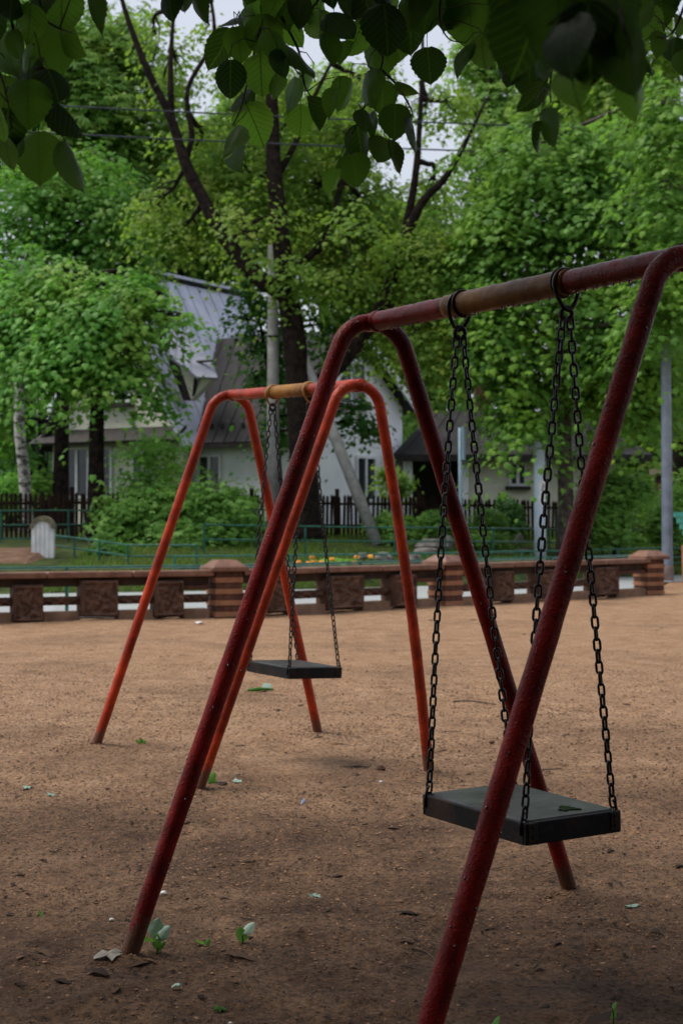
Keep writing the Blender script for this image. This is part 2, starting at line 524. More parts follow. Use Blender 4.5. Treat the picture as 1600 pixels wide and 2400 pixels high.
def sand_mat():
    m, t, b = nodes_mat('damp_playground_sand')
    pos = t.nodes.new('ShaderNodeNewGeometry').outputs['Position']
    big = noise(t, .55, 5, .6, vec=pos)
    mid = noise(t, 3.5, 7, .65, vec=pos)
    fine = noise(t, 42, 9, .72, vec=pos)
    r1 = ramp(t, [(.3, (.275, .158, .086)), (.5, (.37, .224, .128)), (.72, (.44, .285, .175))])
    t.links.new(mid.outputs['Fac'], r1.inputs[0])
    # trodden damp soil near the swing, the tree's shade painted into its dark tone
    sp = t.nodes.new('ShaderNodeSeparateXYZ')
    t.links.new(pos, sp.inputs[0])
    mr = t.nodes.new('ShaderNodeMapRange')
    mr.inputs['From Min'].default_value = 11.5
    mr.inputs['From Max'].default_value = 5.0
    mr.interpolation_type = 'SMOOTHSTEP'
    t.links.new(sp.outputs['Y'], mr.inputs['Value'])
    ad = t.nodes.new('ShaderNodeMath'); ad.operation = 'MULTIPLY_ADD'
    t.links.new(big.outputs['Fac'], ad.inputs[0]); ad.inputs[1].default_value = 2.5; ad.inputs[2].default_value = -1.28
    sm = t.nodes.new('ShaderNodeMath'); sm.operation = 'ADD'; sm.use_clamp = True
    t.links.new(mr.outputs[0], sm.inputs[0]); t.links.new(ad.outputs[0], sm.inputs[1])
    damp_shade = ramp(t, [(.3, (.070, .039, .023)), (.55, (.130, .073, .041)), (.75, (.22, .125, .068))])
    t.links.new(mid.outputs['Fac'], damp_shade.inputs[0])
    c = mixc(t, sm.outputs[0], r1.outputs[0], damp_shade.outputs[0])
    r2 = ramp(t, [(.36, (.30, .28, .28)), (.5, (.92, .92, .92)), (.66, (1.4, 1.34, 1.26))])
    t.links.new(fine.outputs['Fac'], r2.inputs[0])
    c = mixc(t, 1.0, c, r2.outputs[0], 'MULTIPLY')
    sp2 = noise(t, 16, 4, .7, vec=pos)
    r3 = ramp(t, [(.62, (0, 0, 0)), (.72, (1, 1, 1))])
    t.links.new(sp2.outputs['Fac'], r3.inputs[0])
    c = mixc(t, r3.outputs[0], c, (.055, .032, .022))
    t.links.new(c, b.inputs['Base Color'])
    b.inputs['Roughness'].default_value = .78
    b.inputs['Specular IOR Level'].default_value = .15
    h = t.nodes.new('ShaderNodeMath'); h.operation = 'MULTIPLY_ADD'
    t.links.new(mid.outputs['Fac'], h.inputs[0]); h.inputs[1].default_value = 1.6
    t.links.new(fine.outputs['Fac'], h.inputs[2])
    bump(t, b, h.outputs[0], 1.0, .03)
    return m


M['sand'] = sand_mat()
M['lawn'] = simple('lawn_soil', (.022, .030, .012), (.055, .075, .022), 2.2, .9, .6, 30, .03, coord='Position', spec=.06)  # soil tone darkened to carry the shade under the trees on the left
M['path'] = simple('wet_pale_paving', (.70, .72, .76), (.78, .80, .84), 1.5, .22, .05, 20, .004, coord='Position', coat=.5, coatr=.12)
M['clod'] = leaf_mat('soil_crumbs', (.022, .014, .011), (.27, .145, .08), (.01, .01, .01), .0, .85, spec=.25)


# ------------------------------------------------------------------ ground, path, lawn
def pw(xs, ys):
    return lambda x: np.interp(x, xs, ys)


yw = pw([-30, -8, -1.66, 1.65, 5.56, 7, 12, 40], [16, 19.7, 22.0, 24.9, 28.3, 33.5, 37, 55])
yfar = pw([-30, -6, -1, 2, 6, 12, 25, 60], [26.5, 28.5, 30.2, 32, 36.2, 41, 48, 60])


def sm01(x):
    x = np.clip(x, 0, 1)
    return x * x * (3 - 2 * x)


def terr(x, y):
    s = y - yfar(x)
    return .40 * sm01(s / 2.0) + .38 * sm01((s - 1) / 6.5) + .32 * sm01((s - 5) / 12)


def fbm(x, y, sc, oct=3, seed=0):
    """Cheap value-noise fbm on numpy arrays."""
    out = np.zeros_like(x)
    amp, tot = 1.0, 0
    for o in range(oct):
        xs, ys = x * sc + 17.3 * o + seed, y * sc - 9.1 * o + seed * 1.7
        xi, yi = np.floor(xs).astype(np.int64), np.floor(ys).astype(np.int64)
        fx, fy = xs - xi, ys - yi
        fx, fy = fx * fx * (3 - 2 * fx), fy * fy * (3 - 2 * fy)
        def h(a, b):
            n = (a * 374761393 + b * 668265263 + seed * 97) & 0x7fffffff
            n = ((n ^ (n >> 13)) * 1274126177) & 0x7fffffff
            return ((n ^ (n >> 16)) & 0xffff) / 65535.0
        v = (h(xi, yi) * (1 - fx) + h(xi + 1, yi) * fx) * (1 - fy) + (h(xi, yi + 1) * (1 - fx) + h(xi + 1, yi + 1) * fx) * fy
        out += amp * (v - .5)
        tot += amp
        amp *= .5
        sc *= 2.03
    return out / tot


def grid_faces(nx, ny):
    i = np.arange(ny - 1)[:, None] * nx + np.arange(nx - 1)[None, :]
    return np.stack([i, i + 1, i + nx + 1, i + nx], -1).reshape(-1, 4)


def sand_h(x, y):
    h = fbm(x, y, .6, 3, 3) * .05 + fbm(x, y, 3.1, 3, 5) * .035
    near = np.clip((14 - y) / 8, 0, 1)
    h += fbm(x, y, 7, 3, 6) * .03 * near + fbm(x, y, 13, 3, 8) * .026 * (.35 + .65 * near)
    h += fbm(x, y, 45, 2, 9) * .012 * near
    # worn hollow below each seat, small heaps round the leg feet
    for cx, cy, rr, d in ((.54, 4.74, .55, -.06), (-.28, 9.15, .55, -.06), (.3, 8.4, .8, -.02), (-.9, 6.6, .5, -.02)):
        h += d * np.exp(-((x - cx) ** 2 + (y - cy) ** 2) / rr ** 2)
    for fx, fy in FEET:
        h += .020 * np.exp(-((x - fx) ** 2 + (y - fy) ** 2) / .105 ** 2)
    return h


FEET = [(-.678, 4.93), (.855, 5.83), (.124, 3.52), (1.654, 4.42), (-1.50, 9.49), (-.149, 10.07), (-.736, 8.02), (.477, 8.57)]

# the big sheet of terrain that reaches the horizon
gx = np.concatenate([-np.geomspace(900, 26, 22), np.linspace(-24, 24, 97), np.geomspace(26, 900, 22)])
gy = np.concatenate([-np.geomspace(900, 12, 16), np.linspace(-10, 70, 161), np.geomspace(73, 1500, 26)])
X, Y = np.meshgrid(gx, gy)
Z = terr(X, Y) + fbm(X, Y, .7, 3, 2) * .06 * sm01((Y - yfar(X)) / 2) - .07 * (Y < yfar(X))
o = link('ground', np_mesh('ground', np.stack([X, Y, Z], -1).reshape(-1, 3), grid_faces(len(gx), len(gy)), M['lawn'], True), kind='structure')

# sand of the playground, finer towards the swings
nu, nt = 420, 520
u = np.linspace(-1, 1, nu)
tt = np.linspace(0, 1, nt)[:, None]
yend = np.full(nu, 24.0)
for _ in range(12):
    xe = u * (.34 * yend + 1.1)
    yend = .5 * yend + .5 * (yw(xe) + .35)
Yg = 2.4 * (yend[None, :] / 2.4) ** tt
Xg = u[None, :] * (.34 * Yg + 1.1)
Zg = sand_h(Xg, Yg)
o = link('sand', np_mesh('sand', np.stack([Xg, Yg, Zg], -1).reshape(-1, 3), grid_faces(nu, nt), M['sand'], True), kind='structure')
# the same sand goes on round and behind the camera, coarser
X2, Y2 = np.meshgrid(np.linspace(-26, 26, 90), np.linspace(-14, 36, 90))
Z2 = fbm(X2, Y2, .6, 3, 3) * .05 - .045
keep = grid_faces(90, 90)
cy = Y2.reshape(-1)[keep].mean(1)
cx_ = X2.reshape(-1)[keep].mean(1)
keep = keep[(cy < yw(cx_) + .3)]
link('sand_outskirts', np_mesh('sand_outskirts', np.stack([X2, Y2, Z2], -1).reshape(-1, 3), keep, M['sand'], True), kind='structure')

# pale wet path behind the wall
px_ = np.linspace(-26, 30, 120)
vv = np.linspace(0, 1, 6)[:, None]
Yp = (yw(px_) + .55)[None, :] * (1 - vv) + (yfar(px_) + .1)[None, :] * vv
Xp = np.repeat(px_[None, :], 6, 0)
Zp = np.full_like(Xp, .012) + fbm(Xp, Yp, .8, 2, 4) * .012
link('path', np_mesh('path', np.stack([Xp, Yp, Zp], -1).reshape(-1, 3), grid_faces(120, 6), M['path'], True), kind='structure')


def gz(x, y):
    """Height of the walkable surface."""
    if y < float(yw(x)) + .3:
        return float(sand_h(np.array([x]), np.array([y]))[0])
    if y < float(yfar(x)):
        return .012
    return float(terr(np.array([x]), np.array([y]))[0])


# ------------------------------------------------------------------ foliage generator
def rot_frames(nrm, tip):
    """Frames (n,3,3) with columns side, tip, normal."""
    nrm = nrm / np.linalg.norm(nrm, axis=1, keepdims=True)
    tip = tip - nrm * (tip * nrm).sum(1, keepdims=True)
    tip = tip / (np.linalg.norm(tip, axis=1, keepdims=True) + 1e-9)
    side = np.cross(tip, nrm)
    return np.stack([side, tip, nrm], -1)


def tmpl_maple():
    o = [(0, 0), (.22, -.06), (.50, .10), (.30, .26), (.58, .52), (.26, .52), (.0, 1.0), (-.26, .52), (-.58, .52), (-.30, .26), (-.50, .10), (-.22, -.06)]
    v = [(0, .3, .05)] + [(x, y, -.22 * abs(x) - .18 * max(0, y - .3)) for x, y in o]
    f = [(0, 1 + i, 1 + (i + 1) % 12) for i in range(12)]
    return np.array(v), np.array(f)


def tmpl_oval():
    v = [(0, 0, 0), (.28, .3, -.06), (.24, .65, -.10), (0, 1, -.2), (-.24, .65, -.10), (-.28, .3, -.06), (0, .48, .04)]
    f = [(6, 0, 1), (6, 1, 2), (6, 2, 3), (6, 3, 4), (6, 4, 5), (6, 5, 0)]
    return np.array(v), np.array(f)


def tmpl_clump():
    """Three leaflets from one stalk."""
    v, f = [], []
    for a in (-.95, 0, .95):
        n = len(v)
        c, s = math.cos(a), math.sin(a)
        for x, y, z in ((0, 0, 0), (.2, .45, -.03), (0, 1, -.16), (-.2, .45, -.03)):
            v.append((x * c + y * s, -x * s + y * c, z))
        f += [(n, n + 1, n + 2), (n, n + 2, n + 3)]
    return np.array(v), np.array(f)


TM = {'maple': tmpl_maple(), 'oval': tmpl_oval(), 'clump': tmpl_clump()}


def leaves_mesh(name, pos, nrm, tip, size, tone, tmpl, mat):
    tv, tf = TM[tmpl]
    fr = rot_frames(nrm, tip)
    n, k = len(pos), len(tv)
    v = np.einsum('nij,kj->nki', fr, tv) * size[:, None, None] + pos[:, None, :]
    f = tf[None] + (np.arange(n) * k)[:, None, None]
    return np_mesh(name, v.reshape(-1, 3), f.reshape(-1, 3), mat, False, np.repeat(tone, k))


def unit(n):
    v = nr.normal(size=(n, 3))
    return v / np.linalg.norm(v, axis=1, keepdims=True)


def sprays(blobs, per, spread, flat, size, droop=.35, shell=.55, tilt=.45):
    """Leaves in flat drooping sprays that fill a set of ellipsoids (centre, radii, number of sprays)."""
    Pn, Nn, Tn, Sn, On = [], [], [], [], []
    cents = []
    for c, rad, n in blobs:
        d = unit(n)
        r = np.where(nr.random(n) < shell, nr.uniform(.72, 1.06, n), nr.random(n) ** (1 / 2.2) * .9)
        ph = nr.uniform(0, 6.28, 4)
        wv = np.sin(d[:, 0] * 5 + ph[0]) * np.cos(d[:, 2] * 6 + ph[1]) + .6 * np.sin(d[:, 1] * 4 + d[:, 2] * 9 + ph[2])
        keep_ = wv > -.95
        d, r, wv = d[keep_], r[keep_], wv[keep_]
        n = len(d)
        lump = 1 + .24 * wv + np.where(nr.random(n) < .10, nr.uniform(.08, .28, n), 0)
        cc = np.array(c) + d * np.array(rad) * (r * lump)[:, None]
        cents.append(cc)
        k = nr.integers(int(per * .6), int(per * 1.4) + 1, n)
        idx = np.repeat(np.arange(n), k)
        m = len(idx)
        ctr = cc[idx]
        outw = d[idx] * np.array([1, 1, .3])
        outw /= np.linalg.norm(outw, axis=1, keepdims=True) + 1e-9
        sz = np.repeat(nr.uniform(.7, 1.25, n), k)
        off = nr.normal(size=(m, 3)) * np.array([spread, spread, spread * flat]) * sz[:, None]
        rr = np.linalg.norm(off[:, :2], axis=1)
        off[:, 2] -= droop * rr * rr / (spread + 1e-6) + .15 * rr
        pos = ctr + off
        nrm = np.array([0, 0, 1.0]) + tilt * nr.normal(size=(m, 3)) + .55 * outw + .35 * off / spread * np.array([1, 1, 0])
        tip = outw * .7 + off / spread * .5 + nr.normal(size=(m, 3)) * .45 + np.array([0, 0, -.55])
        Pn.append(pos); Nn.append(nrm); Tn.append(tip)
        Sn.append(size * nr.uniform(.6, 1.25, m))
        On.append(np.clip(np.repeat(nr.uniform(0, .75, n), k) + nr.uniform(-.2, .35, m), 0, 1))
    return np.concatenate(Pn), np.concatenate(Nn), np.concatenate(Tn), np.concatenate(Sn), np.concatenate(On), cents


def wobble(a, b, n, amp, rg=rng):
    """Points of a bent branch from a to b."""
    a, b = Vector(a), Vector(b)
    L = (b - a).length
    o1 = Vector((rg.uniform(-1, 1), rg.uniform(-1, 1), rg.uniform(-.3, .8))) * amp * L
    pts = []
    for i in range(n + 1):
        t = i / n
        p = a.lerp(b, t) + o1 * math.sin(math.pi * t) + Vector((rg.uniform(-1, 1), rg.uniform(-1, 1), rg.uniform(-1, 1))) * amp * .12 * L * (0 < i < n)
        pts.append(p)
    return pts


def smooth_line(pts, n=6):
    """Catmull-Rom through the points."""
    pts = [Vector(p) for p in pts]
    q = [pts[0] * 2 - pts[1]] + pts + [pts[-1] * 2 - pts[-2]]
    out = []
    for i in range(1, len(q) - 2):
        for j in range(n):
            t = j / n
            a, b, c, d = q[i - 1], q[i], q[i + 1], q[i + 2]
            out.append(.5 * ((2 * b) + (c - a) * t + (2 * a - 5 * b + 4 * c - d) * t * t + (3 * b - a - 3 * c + d) * t ** 3))
    out.append(pts[-1])
    return out


def tree(name, label, cat, base, trunk_pts, r0, r1, blobs, leaf, mat, bark='bark', per=16, spread=.38, flat=.3, size=.15,
         limbs=None, group=None, seg=10, shell=.55, droop=.35, tilt=.45, twigs=10, links=True):
    """A tree: tapered trunk (with root flare), limbs, and a crown of leaf sprays."""
    t = empty(name, base, label, cat, group)
    tr = MB()
    pts = smooth_line(trunk_pts, 5)
    n = len(pts)
    rad = [r0 + (r1 - r0) * (i / (n - 1)) for i in range(n)]
    for i in range(min(4, n)):
        rad[i] *= 1 + .38 * (1 - i / 4) ** 2
    rad = [r * (1 + rng.uniform(-.05, .05)) for r in rad]
    tr.tube(pts, rad, seg)
    tr.build('trunk', M[bark], t, True)
    for lp, a, b in (limbs or []):
        lm = MB()
        q = smooth_line(lp, 5)
        lm.tube(q, [(a + (b - a) * i / (len(q) - 1)) * (1 + rng.uniform(-.06, .06)) for i in range(len(q))], 8)
        lm.build('limb', M[bark], t, True)
    ps, ns, ts, ss, on, cents = sprays(blobs, per, spread, flat, size, droop, shell, tilt)
    tw = MB()
    anchors = pts[len(pts) // 3:]
    for lp, a, b in (limbs or []):
        anchors = anchors + smooth_line(lp, 4)[2:]
    for (c, rd, nn), cc in zip(blobs, cents):
        if links:
            p0 = min(anchors, key=lambda p: (p - Vector(c)).length)
            q = wobble(p0, c, 7, .10)
            tw.tube(q, [max(.012, r1 * .75 * (1 - .75 * i / 7)) for i in range(8)], 6)
        else:
            q = [Vector(c)]
        for k in nr.integers(0, len(cc), twigs):
            a = q[rng.randrange(len(q) // 2, len(q))]
            w = wobble(a, cc[k], 4, .12)
            tw.tube(w, [.028, .022, .016, .011, .007], 5)
    if tw.v:
        tw.build('branches', M[bark], t, True, kind='stuff')
    link('crown', leaves_mesh('crown', ps, ns, ts, ss, on, leaf, M[mat]), t, kind='stuff')
    return t


def B(px, py, d, rx, ry, n, rz=None):
    """Blob given by its place and radii in photo pixels at distance d."""
    p = P(px, py, d)
    k = d / F
    return ((p.x, p.y, p.z), (rx * k, (rz if rz is not None else (rx + ry) * .5 * k), ry * k), n)


def TP(pts, d):
    return [P(x, y, d + (dz[0] if dz else 0)) for x, y, *dz in pts]


def on_ground(px, d):
    x = (px - CX) * d / F
    return Vector((x, d, gz(x, d)))


# ------------------------------------------------------------------ house (turned about 30 degrees, an L of two gabled wings and a low annex)
house = empty('house', (-3.0, 53, 1.1), 'white rendered house with steep metal roofs behind the picket fence', 'house')


def V2(p, z):
    return Vector((p[0], p[1], z))


def roof_plane(name, corners, mat, th=.12, seams=0, parent=None, along=None):
    """Metal roof slope (ridge left, ridge right, eave right, eave left) with raised standing seams."""
    a, b, c, d = [Vector(p) for p in corners]
    nrm = (b - a).cross(d - a).normalized()
    if nrm.z < 0:
        nrm = -nrm
    mb = MB()
    mb.prism([a, b, c, d], -nrm * th)
    o = mb.build(name, M[mat], parent or house)
    for i in range(seams):
        t = (i + .5) / seams
        p, q = a.lerp(b, t), d.lerp(c, t)
        m = MB()
        dirv = (q - p)
        side = dirv.cross(nrm).normalized()
        m.box((p + q) / 2 + nrm * .012, dirv * .497, side * .014, nrm * .02)
        m.build('seam', M[mat], o)
    return o


gd = Vector((.848, -.53, 0))          # along the left gable's front
rd = Vector((.53, .848, 0))           # away from it, along its ridge
gl, gr = Vector((-9.93, 53.6, 0)), Vector((-5.12, 50.6, 0))
gd = (gr - gl).normalized()
rd = Vector((-gd.y, gd.x, 0))
EZ, GZ = 4.1, .8
RZ = 9.85


def wall_poly(name, poly, inward, mat, th=.25):
    return MB().prism(poly, inward * th).build(name, M[mat], house)


def window(c, right, w, h, outn, nx=2, ny=1, sill=True, fw=.09):
    """Window on a wall: frame, mullions, glass, sill. c is its centre on the wall face."""
    c = Vector(c)
    up = Vector((0, 0, 1))
    fr = MB()
    y = outn * .05
    for s in (-1, 1):
        fr.box(c + right * (s * (w / 2 - fw / 2)) + outn * .03, right * (fw / 2), outn * .06, up * (h / 2))
        fr.box(c + up * (s * (h / 2 - fw / 2)) + outn * .03, right * (w / 2 - fw - .002), outn * .055, up * (fw / 2))
    f = fr.build('window', M['frame'], house)
    for i in range(1, nx):
        MB().box(c + right * (w * (i / nx - .5)) + outn * .028, right * .055, outn * .05, up * (h / 2 - fw - .002)).build('mullion', M['frame'], f)
    for i in range(nx):
        cc = c + right * (w * ((i + .5) / nx - .5)) + outn * .022
        MB().box(cc, right * (w / nx / 2 - .05), outn * .012, up * (h / 2 - fw * .9)).build('pane', M['glass'], f)
    if ny > 1:
        MB().box(c + up * (h * .18) + outn * .03, right * (w / 2 - fw - .004), outn * .045, up * .035).build('transom', M['frame'], f)
    if sill:
        MB().box(c - up * (h / 2 + .07) + outn * .12, right * (w / 2 + .12), outn * .14, up * .065).build('sill', M['dark'], f)
    return f


up = Vector((0, 0, 1))
# left wing: gable front, right slope (pale, sky sheen painted in), left slope
mid = (gl + gr) / 2
RL = 7.2
wall_poly('gable_wall', [V2(gl, GZ), V2(gr, GZ), V2(gr, EZ + .05), V2(mid, RZ - .35), V2(gl, EZ + .05)], rd, 'wall_c')
apex0, apex1 = V2(mid, RZ) - rd * .45, V2(mid + rd * RL, RZ - .05)
ov = gd * .35
roof_plane('roof', [apex0, apex1, V2(gr + rd * RL, EZ - .35) + ov, V2(gr, EZ - .35) + ov - rd * .45], 'roof_sky', .14, 12)
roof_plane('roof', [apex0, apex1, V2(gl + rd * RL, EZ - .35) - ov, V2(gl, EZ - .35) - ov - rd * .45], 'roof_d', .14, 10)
MB().box((apex0 + apex1) / 2 + up * .06, (apex1 - apex0) * .5, gd * .2, up * .05).build('ridge_cap', M['roof_sky'], house)
# skirt roof across the gable
sk = [V2(gl, 4.42) - gd * .3, V2(gr, 4.42) + gd * .1, V2(gr, 3.95) + gd * .2 - rd * .8, V2(gl, 3.95) - gd * .4 - rd * .8]
roof_plane('skirt_roof', sk, 'dark', .1, 0)
outg = -rd
window(V2(gl + gd * 1.65, 2.95), gd, 2.1, 1.75, outg, 4, 1, False)
window(V2(gl + gd * 2.75, 6.0), gd, 1.5, 1.5, outg, 2, 2, True)
window(V2(gl + gd * 4.0, 2.95), gd, .9, 1.5, outg, 2, 1, False)
# right wing: dark front slope, white gable end that faces right
E0 = Vector((-5.35, 51.55, 0))
C = Vector((-1.5, 49.2, 0))
fd = (C - E0).normalized()
fn = Vector((fd.y, -fd.x, 0))         # towards the camera
gdir = -fn
if gdir.y < 0:
    gdir = -gdir
fn = -gdir
GWd = 7.0
apx = C + gdir * GWd * .5
back = C + gdir * GWd
Rz = 7.75
ext = E0 - fd * 1.2
wall_poly('front_wall', [V2(ext, GZ), V2(C, GZ), V2(C, 4.0), V2(ext, 4.0)], gdir, 'wall_w')
e2 = fd * .002
wall_poly('gable_wall', [V2(C + gdir * .02, GZ) + e2, V2(back, GZ) + e2, V2(back, 5.45) + e2, V2(apx, Rz - .2) + e2, V2(C + gdir * .02, 3.95) + e2], -fd, 'wall_w', .3)
ovx = fd * .45
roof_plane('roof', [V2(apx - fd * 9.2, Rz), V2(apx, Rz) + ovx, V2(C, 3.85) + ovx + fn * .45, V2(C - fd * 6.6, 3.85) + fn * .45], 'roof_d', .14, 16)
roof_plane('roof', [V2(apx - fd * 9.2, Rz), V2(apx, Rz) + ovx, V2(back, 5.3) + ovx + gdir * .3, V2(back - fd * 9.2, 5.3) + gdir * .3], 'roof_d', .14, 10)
vg = MB()
for a, b in ((V2(apx, Rz), V2(back, 5.3) + gdir * .3), (V2(apx, Rz), V2(C, 3.85) + fn * .45)):
    dv = b - a
    vg.box((a + b) / 2 + ovx + fd * .04 - up * .1, dv * .5, fd * .03, dv.cross(fd).normalized() * .13)
vg.build('bargeboard', M['wall_w'], house)
MB().box(V2(C - fd * 3.2, 3.74) + fn * .47, fd * 3.6, fn * .07, up * .07).build('gutter', M['dark'], house)
for i in range(14):
    p = V2(C - fd * (.3 + i * .42), 4.42) + fn * -.06
    MB().box(p + fn * .04, fd * .05, fn * .05, up * .06).build('snow_guard', M['dark'], house)
window(V2(E0 + fd * 1.25, 2.75), fd, .95, 1.5, fn, 2, 1, False)
window(V2(apx - gdir * .1, 5.95), gdir, 1.9, 1.5, fd, 2, 1, True)
window(V2(C + gdir * 4.4, 2.75), gdir, 1.3, 1.55, fd, 2, 1, False)
# dormer with a lean-to roof in the valley
da, db, dc = P(385, 825, 50.6), P(463, 883, 49.7), P(510, 885, 49.9)
dn = (db - da).cross(dc - da).normalized()


def on_dormer(px, py):
    """Point of the dormer's roof plane seen at photo pixel (px, py)."""
    o_ = Vector((0, 0, CAMH))
    r_ = P(px, py, 1) - o_
    return o_ + r_ * ((da - o_).dot(dn) / r_.dot(dn))


dp = [da, db, dc, on_dormer(503, 862), on_dormer(455, 795), on_dormer(400, 770)]
dorm = MB().prism(dp, -dn * .09 if dn.z > 0 else dn * .09).build('dormer_roof', M['roof_m'], house)
for f_ in (.3, .55, .8):
    a_, b_ = da.lerp(db, f_), on_dormer(400 + 55 * f_, 770 + 25 * f_)
    MB().box((a_ + b_) / 2 + dn * .012, (b_ - a_) * .49, (b_ - a_).cross(dn).normalized() * .014, dn * .02).build('seam', M['roof_m'], dorm)
MB().prism([P(420, 856, 50.9), P(496, 889, 50.3), P(448, 937, 50.8)], rd * .3).build('dormer_wall', M['wall_c'], house)
MB().prism([P(388, 833, 51.1), P(420, 858, 50.88), P(446, 937, 50.78), P(430, 938, 51.2)], rd * .3).build('shaded_dormer_cheek', M['dark'], house)  # dark piece stands in for the shadow on the dormer's left side
MB().prism([P(456, 874, 50.45), P(464, 877, 50.4), P(458, 930, 50.72), P(450, 930, 50.76)], rd * .05 - fd * 0 - gd * .02).build('dormer_window', M['dark'], house)
MB().box(on_dormer(470, 850) + dn * .05, gd * .62, dn * .03, gd.cross(dn).normalized() * .06).build('snow_guard', M['dark'], house)
# annex: long hipped brown roof, cream wall, dark porch
az, rz2, yr0 = 3.6, 5.3, 53.6
ax0, ax1 = 1.75, 10.7
e = [Vector((ax0, yr0, az)), Vector((ax1, yr0, az)), Vector((ax1, yr0 + 6, az)), Vector((ax0, yr0 + 6, az))]
r0_, r1_ = Vector((3.35, yr0 + 3, rz2)), Vector((8.6, yr0 + 3, rz2))
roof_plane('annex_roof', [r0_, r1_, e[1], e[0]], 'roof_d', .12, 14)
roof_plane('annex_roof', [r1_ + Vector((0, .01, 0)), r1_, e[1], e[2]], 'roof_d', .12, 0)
roof_plane('annex_roof', [r0_, r0_ + Vector((0, .01, 0)), e[3], e[0]], 'roof_sky', .12, 0)
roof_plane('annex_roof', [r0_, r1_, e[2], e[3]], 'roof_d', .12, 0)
MB().box(Vector(((ax0 + ax1) / 2, yr0 + .02, az - .12)), 4.45, .05, .11).build('fascia', M['dark'], house)
MB().box((7.0, yr0 + 1.7, 2.2), 2.55, .9, 1.28).build('annex_wall', M['wall_c'], house)
MB().box((3.3, yr0 + 3.2, 2.2), 1.2, .9, 1.26).build('porch_back_wall', M['dark'], house)
for xx in (2.3, 4.25):
    MB().box((xx, yr0 + .6, 2.15), .16, .16, 1.3).build('porch_column', M['wall_w'], house)
window((6.15, yr0 + .8, 2.95), Vector((1, 0, 0)), .62, .85, Vector((0, -1, 0)), 2, 1, True)
MB().box((9.8, yr0 + 1.7, 2.3), .22, .9, 1.2).build('annex_wall', M['dark'], house)
ch = MB().box((5.2, yr0 + 3.6, 5.75), .3, .3, .55)
ch.build('chimney', M['brick_d'], house)

shed = empty('shed', (11.2, 50, 1.1), 'low brown shed with a mossy flat roof at the right end of the fence', 'shed')
MB().box((11.35, 50.5, 1.9), 1.0, .8, .9).build('wall', M['brick_d'], shed)
MB().box((11.35, 50.4, 2.92), 1.2, 1.0, .1).build('roof', M['moss'], shed)

# ------------------------------------------------------------------ picket fence
fence = empty('picket_fence', (0, 45, 1.0), 'dark brown wooden picket fence in front of the white house', 'fence')
FA, FB = Vector((-13.5, 37.4, 0)), Vector((15.5, 45.8, 0))
fdir = (FB - FA).normalized()
fl = (FB - FA).length
pm = MB().prism([(-.038, 0, 0), (.038, 0, 0), (.038, 0, 1.08), (0, 0, 1.14), (-.038, 0, 1.08)], (0, .022, 0)).mesh('picket', M['fence'])
npk = 262
for i in range(npk):
    d = fl * (i + .5) / npk
    p = FA + fdir * d
    z = float(terr(np.array([p.x]), np.array([p.y]))[0]) - .02
    mat = Matrix.Translation((p.x, p.y, z + rng.uniform(-.015, .015))) @ Matrix.Rotation(rng.uniform(-.03, .03), 4, 'Y') @ Matrix.Diagonal((rng.uniform(.85, 1.1), 1, rng.uniform(.97, 1.02), 1))
    link('picket', pm, fence, mat)
npost = 13
for i in range(npost + 1):
    p = FA + fdir * (fl * i / npost)
    z = float(terr(np.array([p.x]), np.array([p.y]))[0])
    MB().box((p.x, p.y + .07, z + .6), .055, .045, .66).build('post', M['fence'], fence)
    if i < npost:
        q = FA + fdir * (fl * (i + 1) / npost)
        for zz in (.28, .86):
            MB().box(((p.x + q.x) / 2, (p.y + q.y) / 2 + .05, z + zz), (q - p) * .485, .018, .035).build('rail', M['fence'], fence)

# ------------------------------------------------------------------ low balustrade wall of brick pillars and carved stone
wall = empty('balustrade_wall', (-1.66, 22, 0), 'low brown balustrade wall of carved sandstone blocks between brick pillars, behind the sand', 'wall')
PIL = [Vector((-8.6, 19.35, 0)), Vector((-1.66, 22.1, 0)), Vector((1.66, 24.9, 0)), Vector((5.62, 28.5, 0))]
PANG = [22, 24, 43, 28]


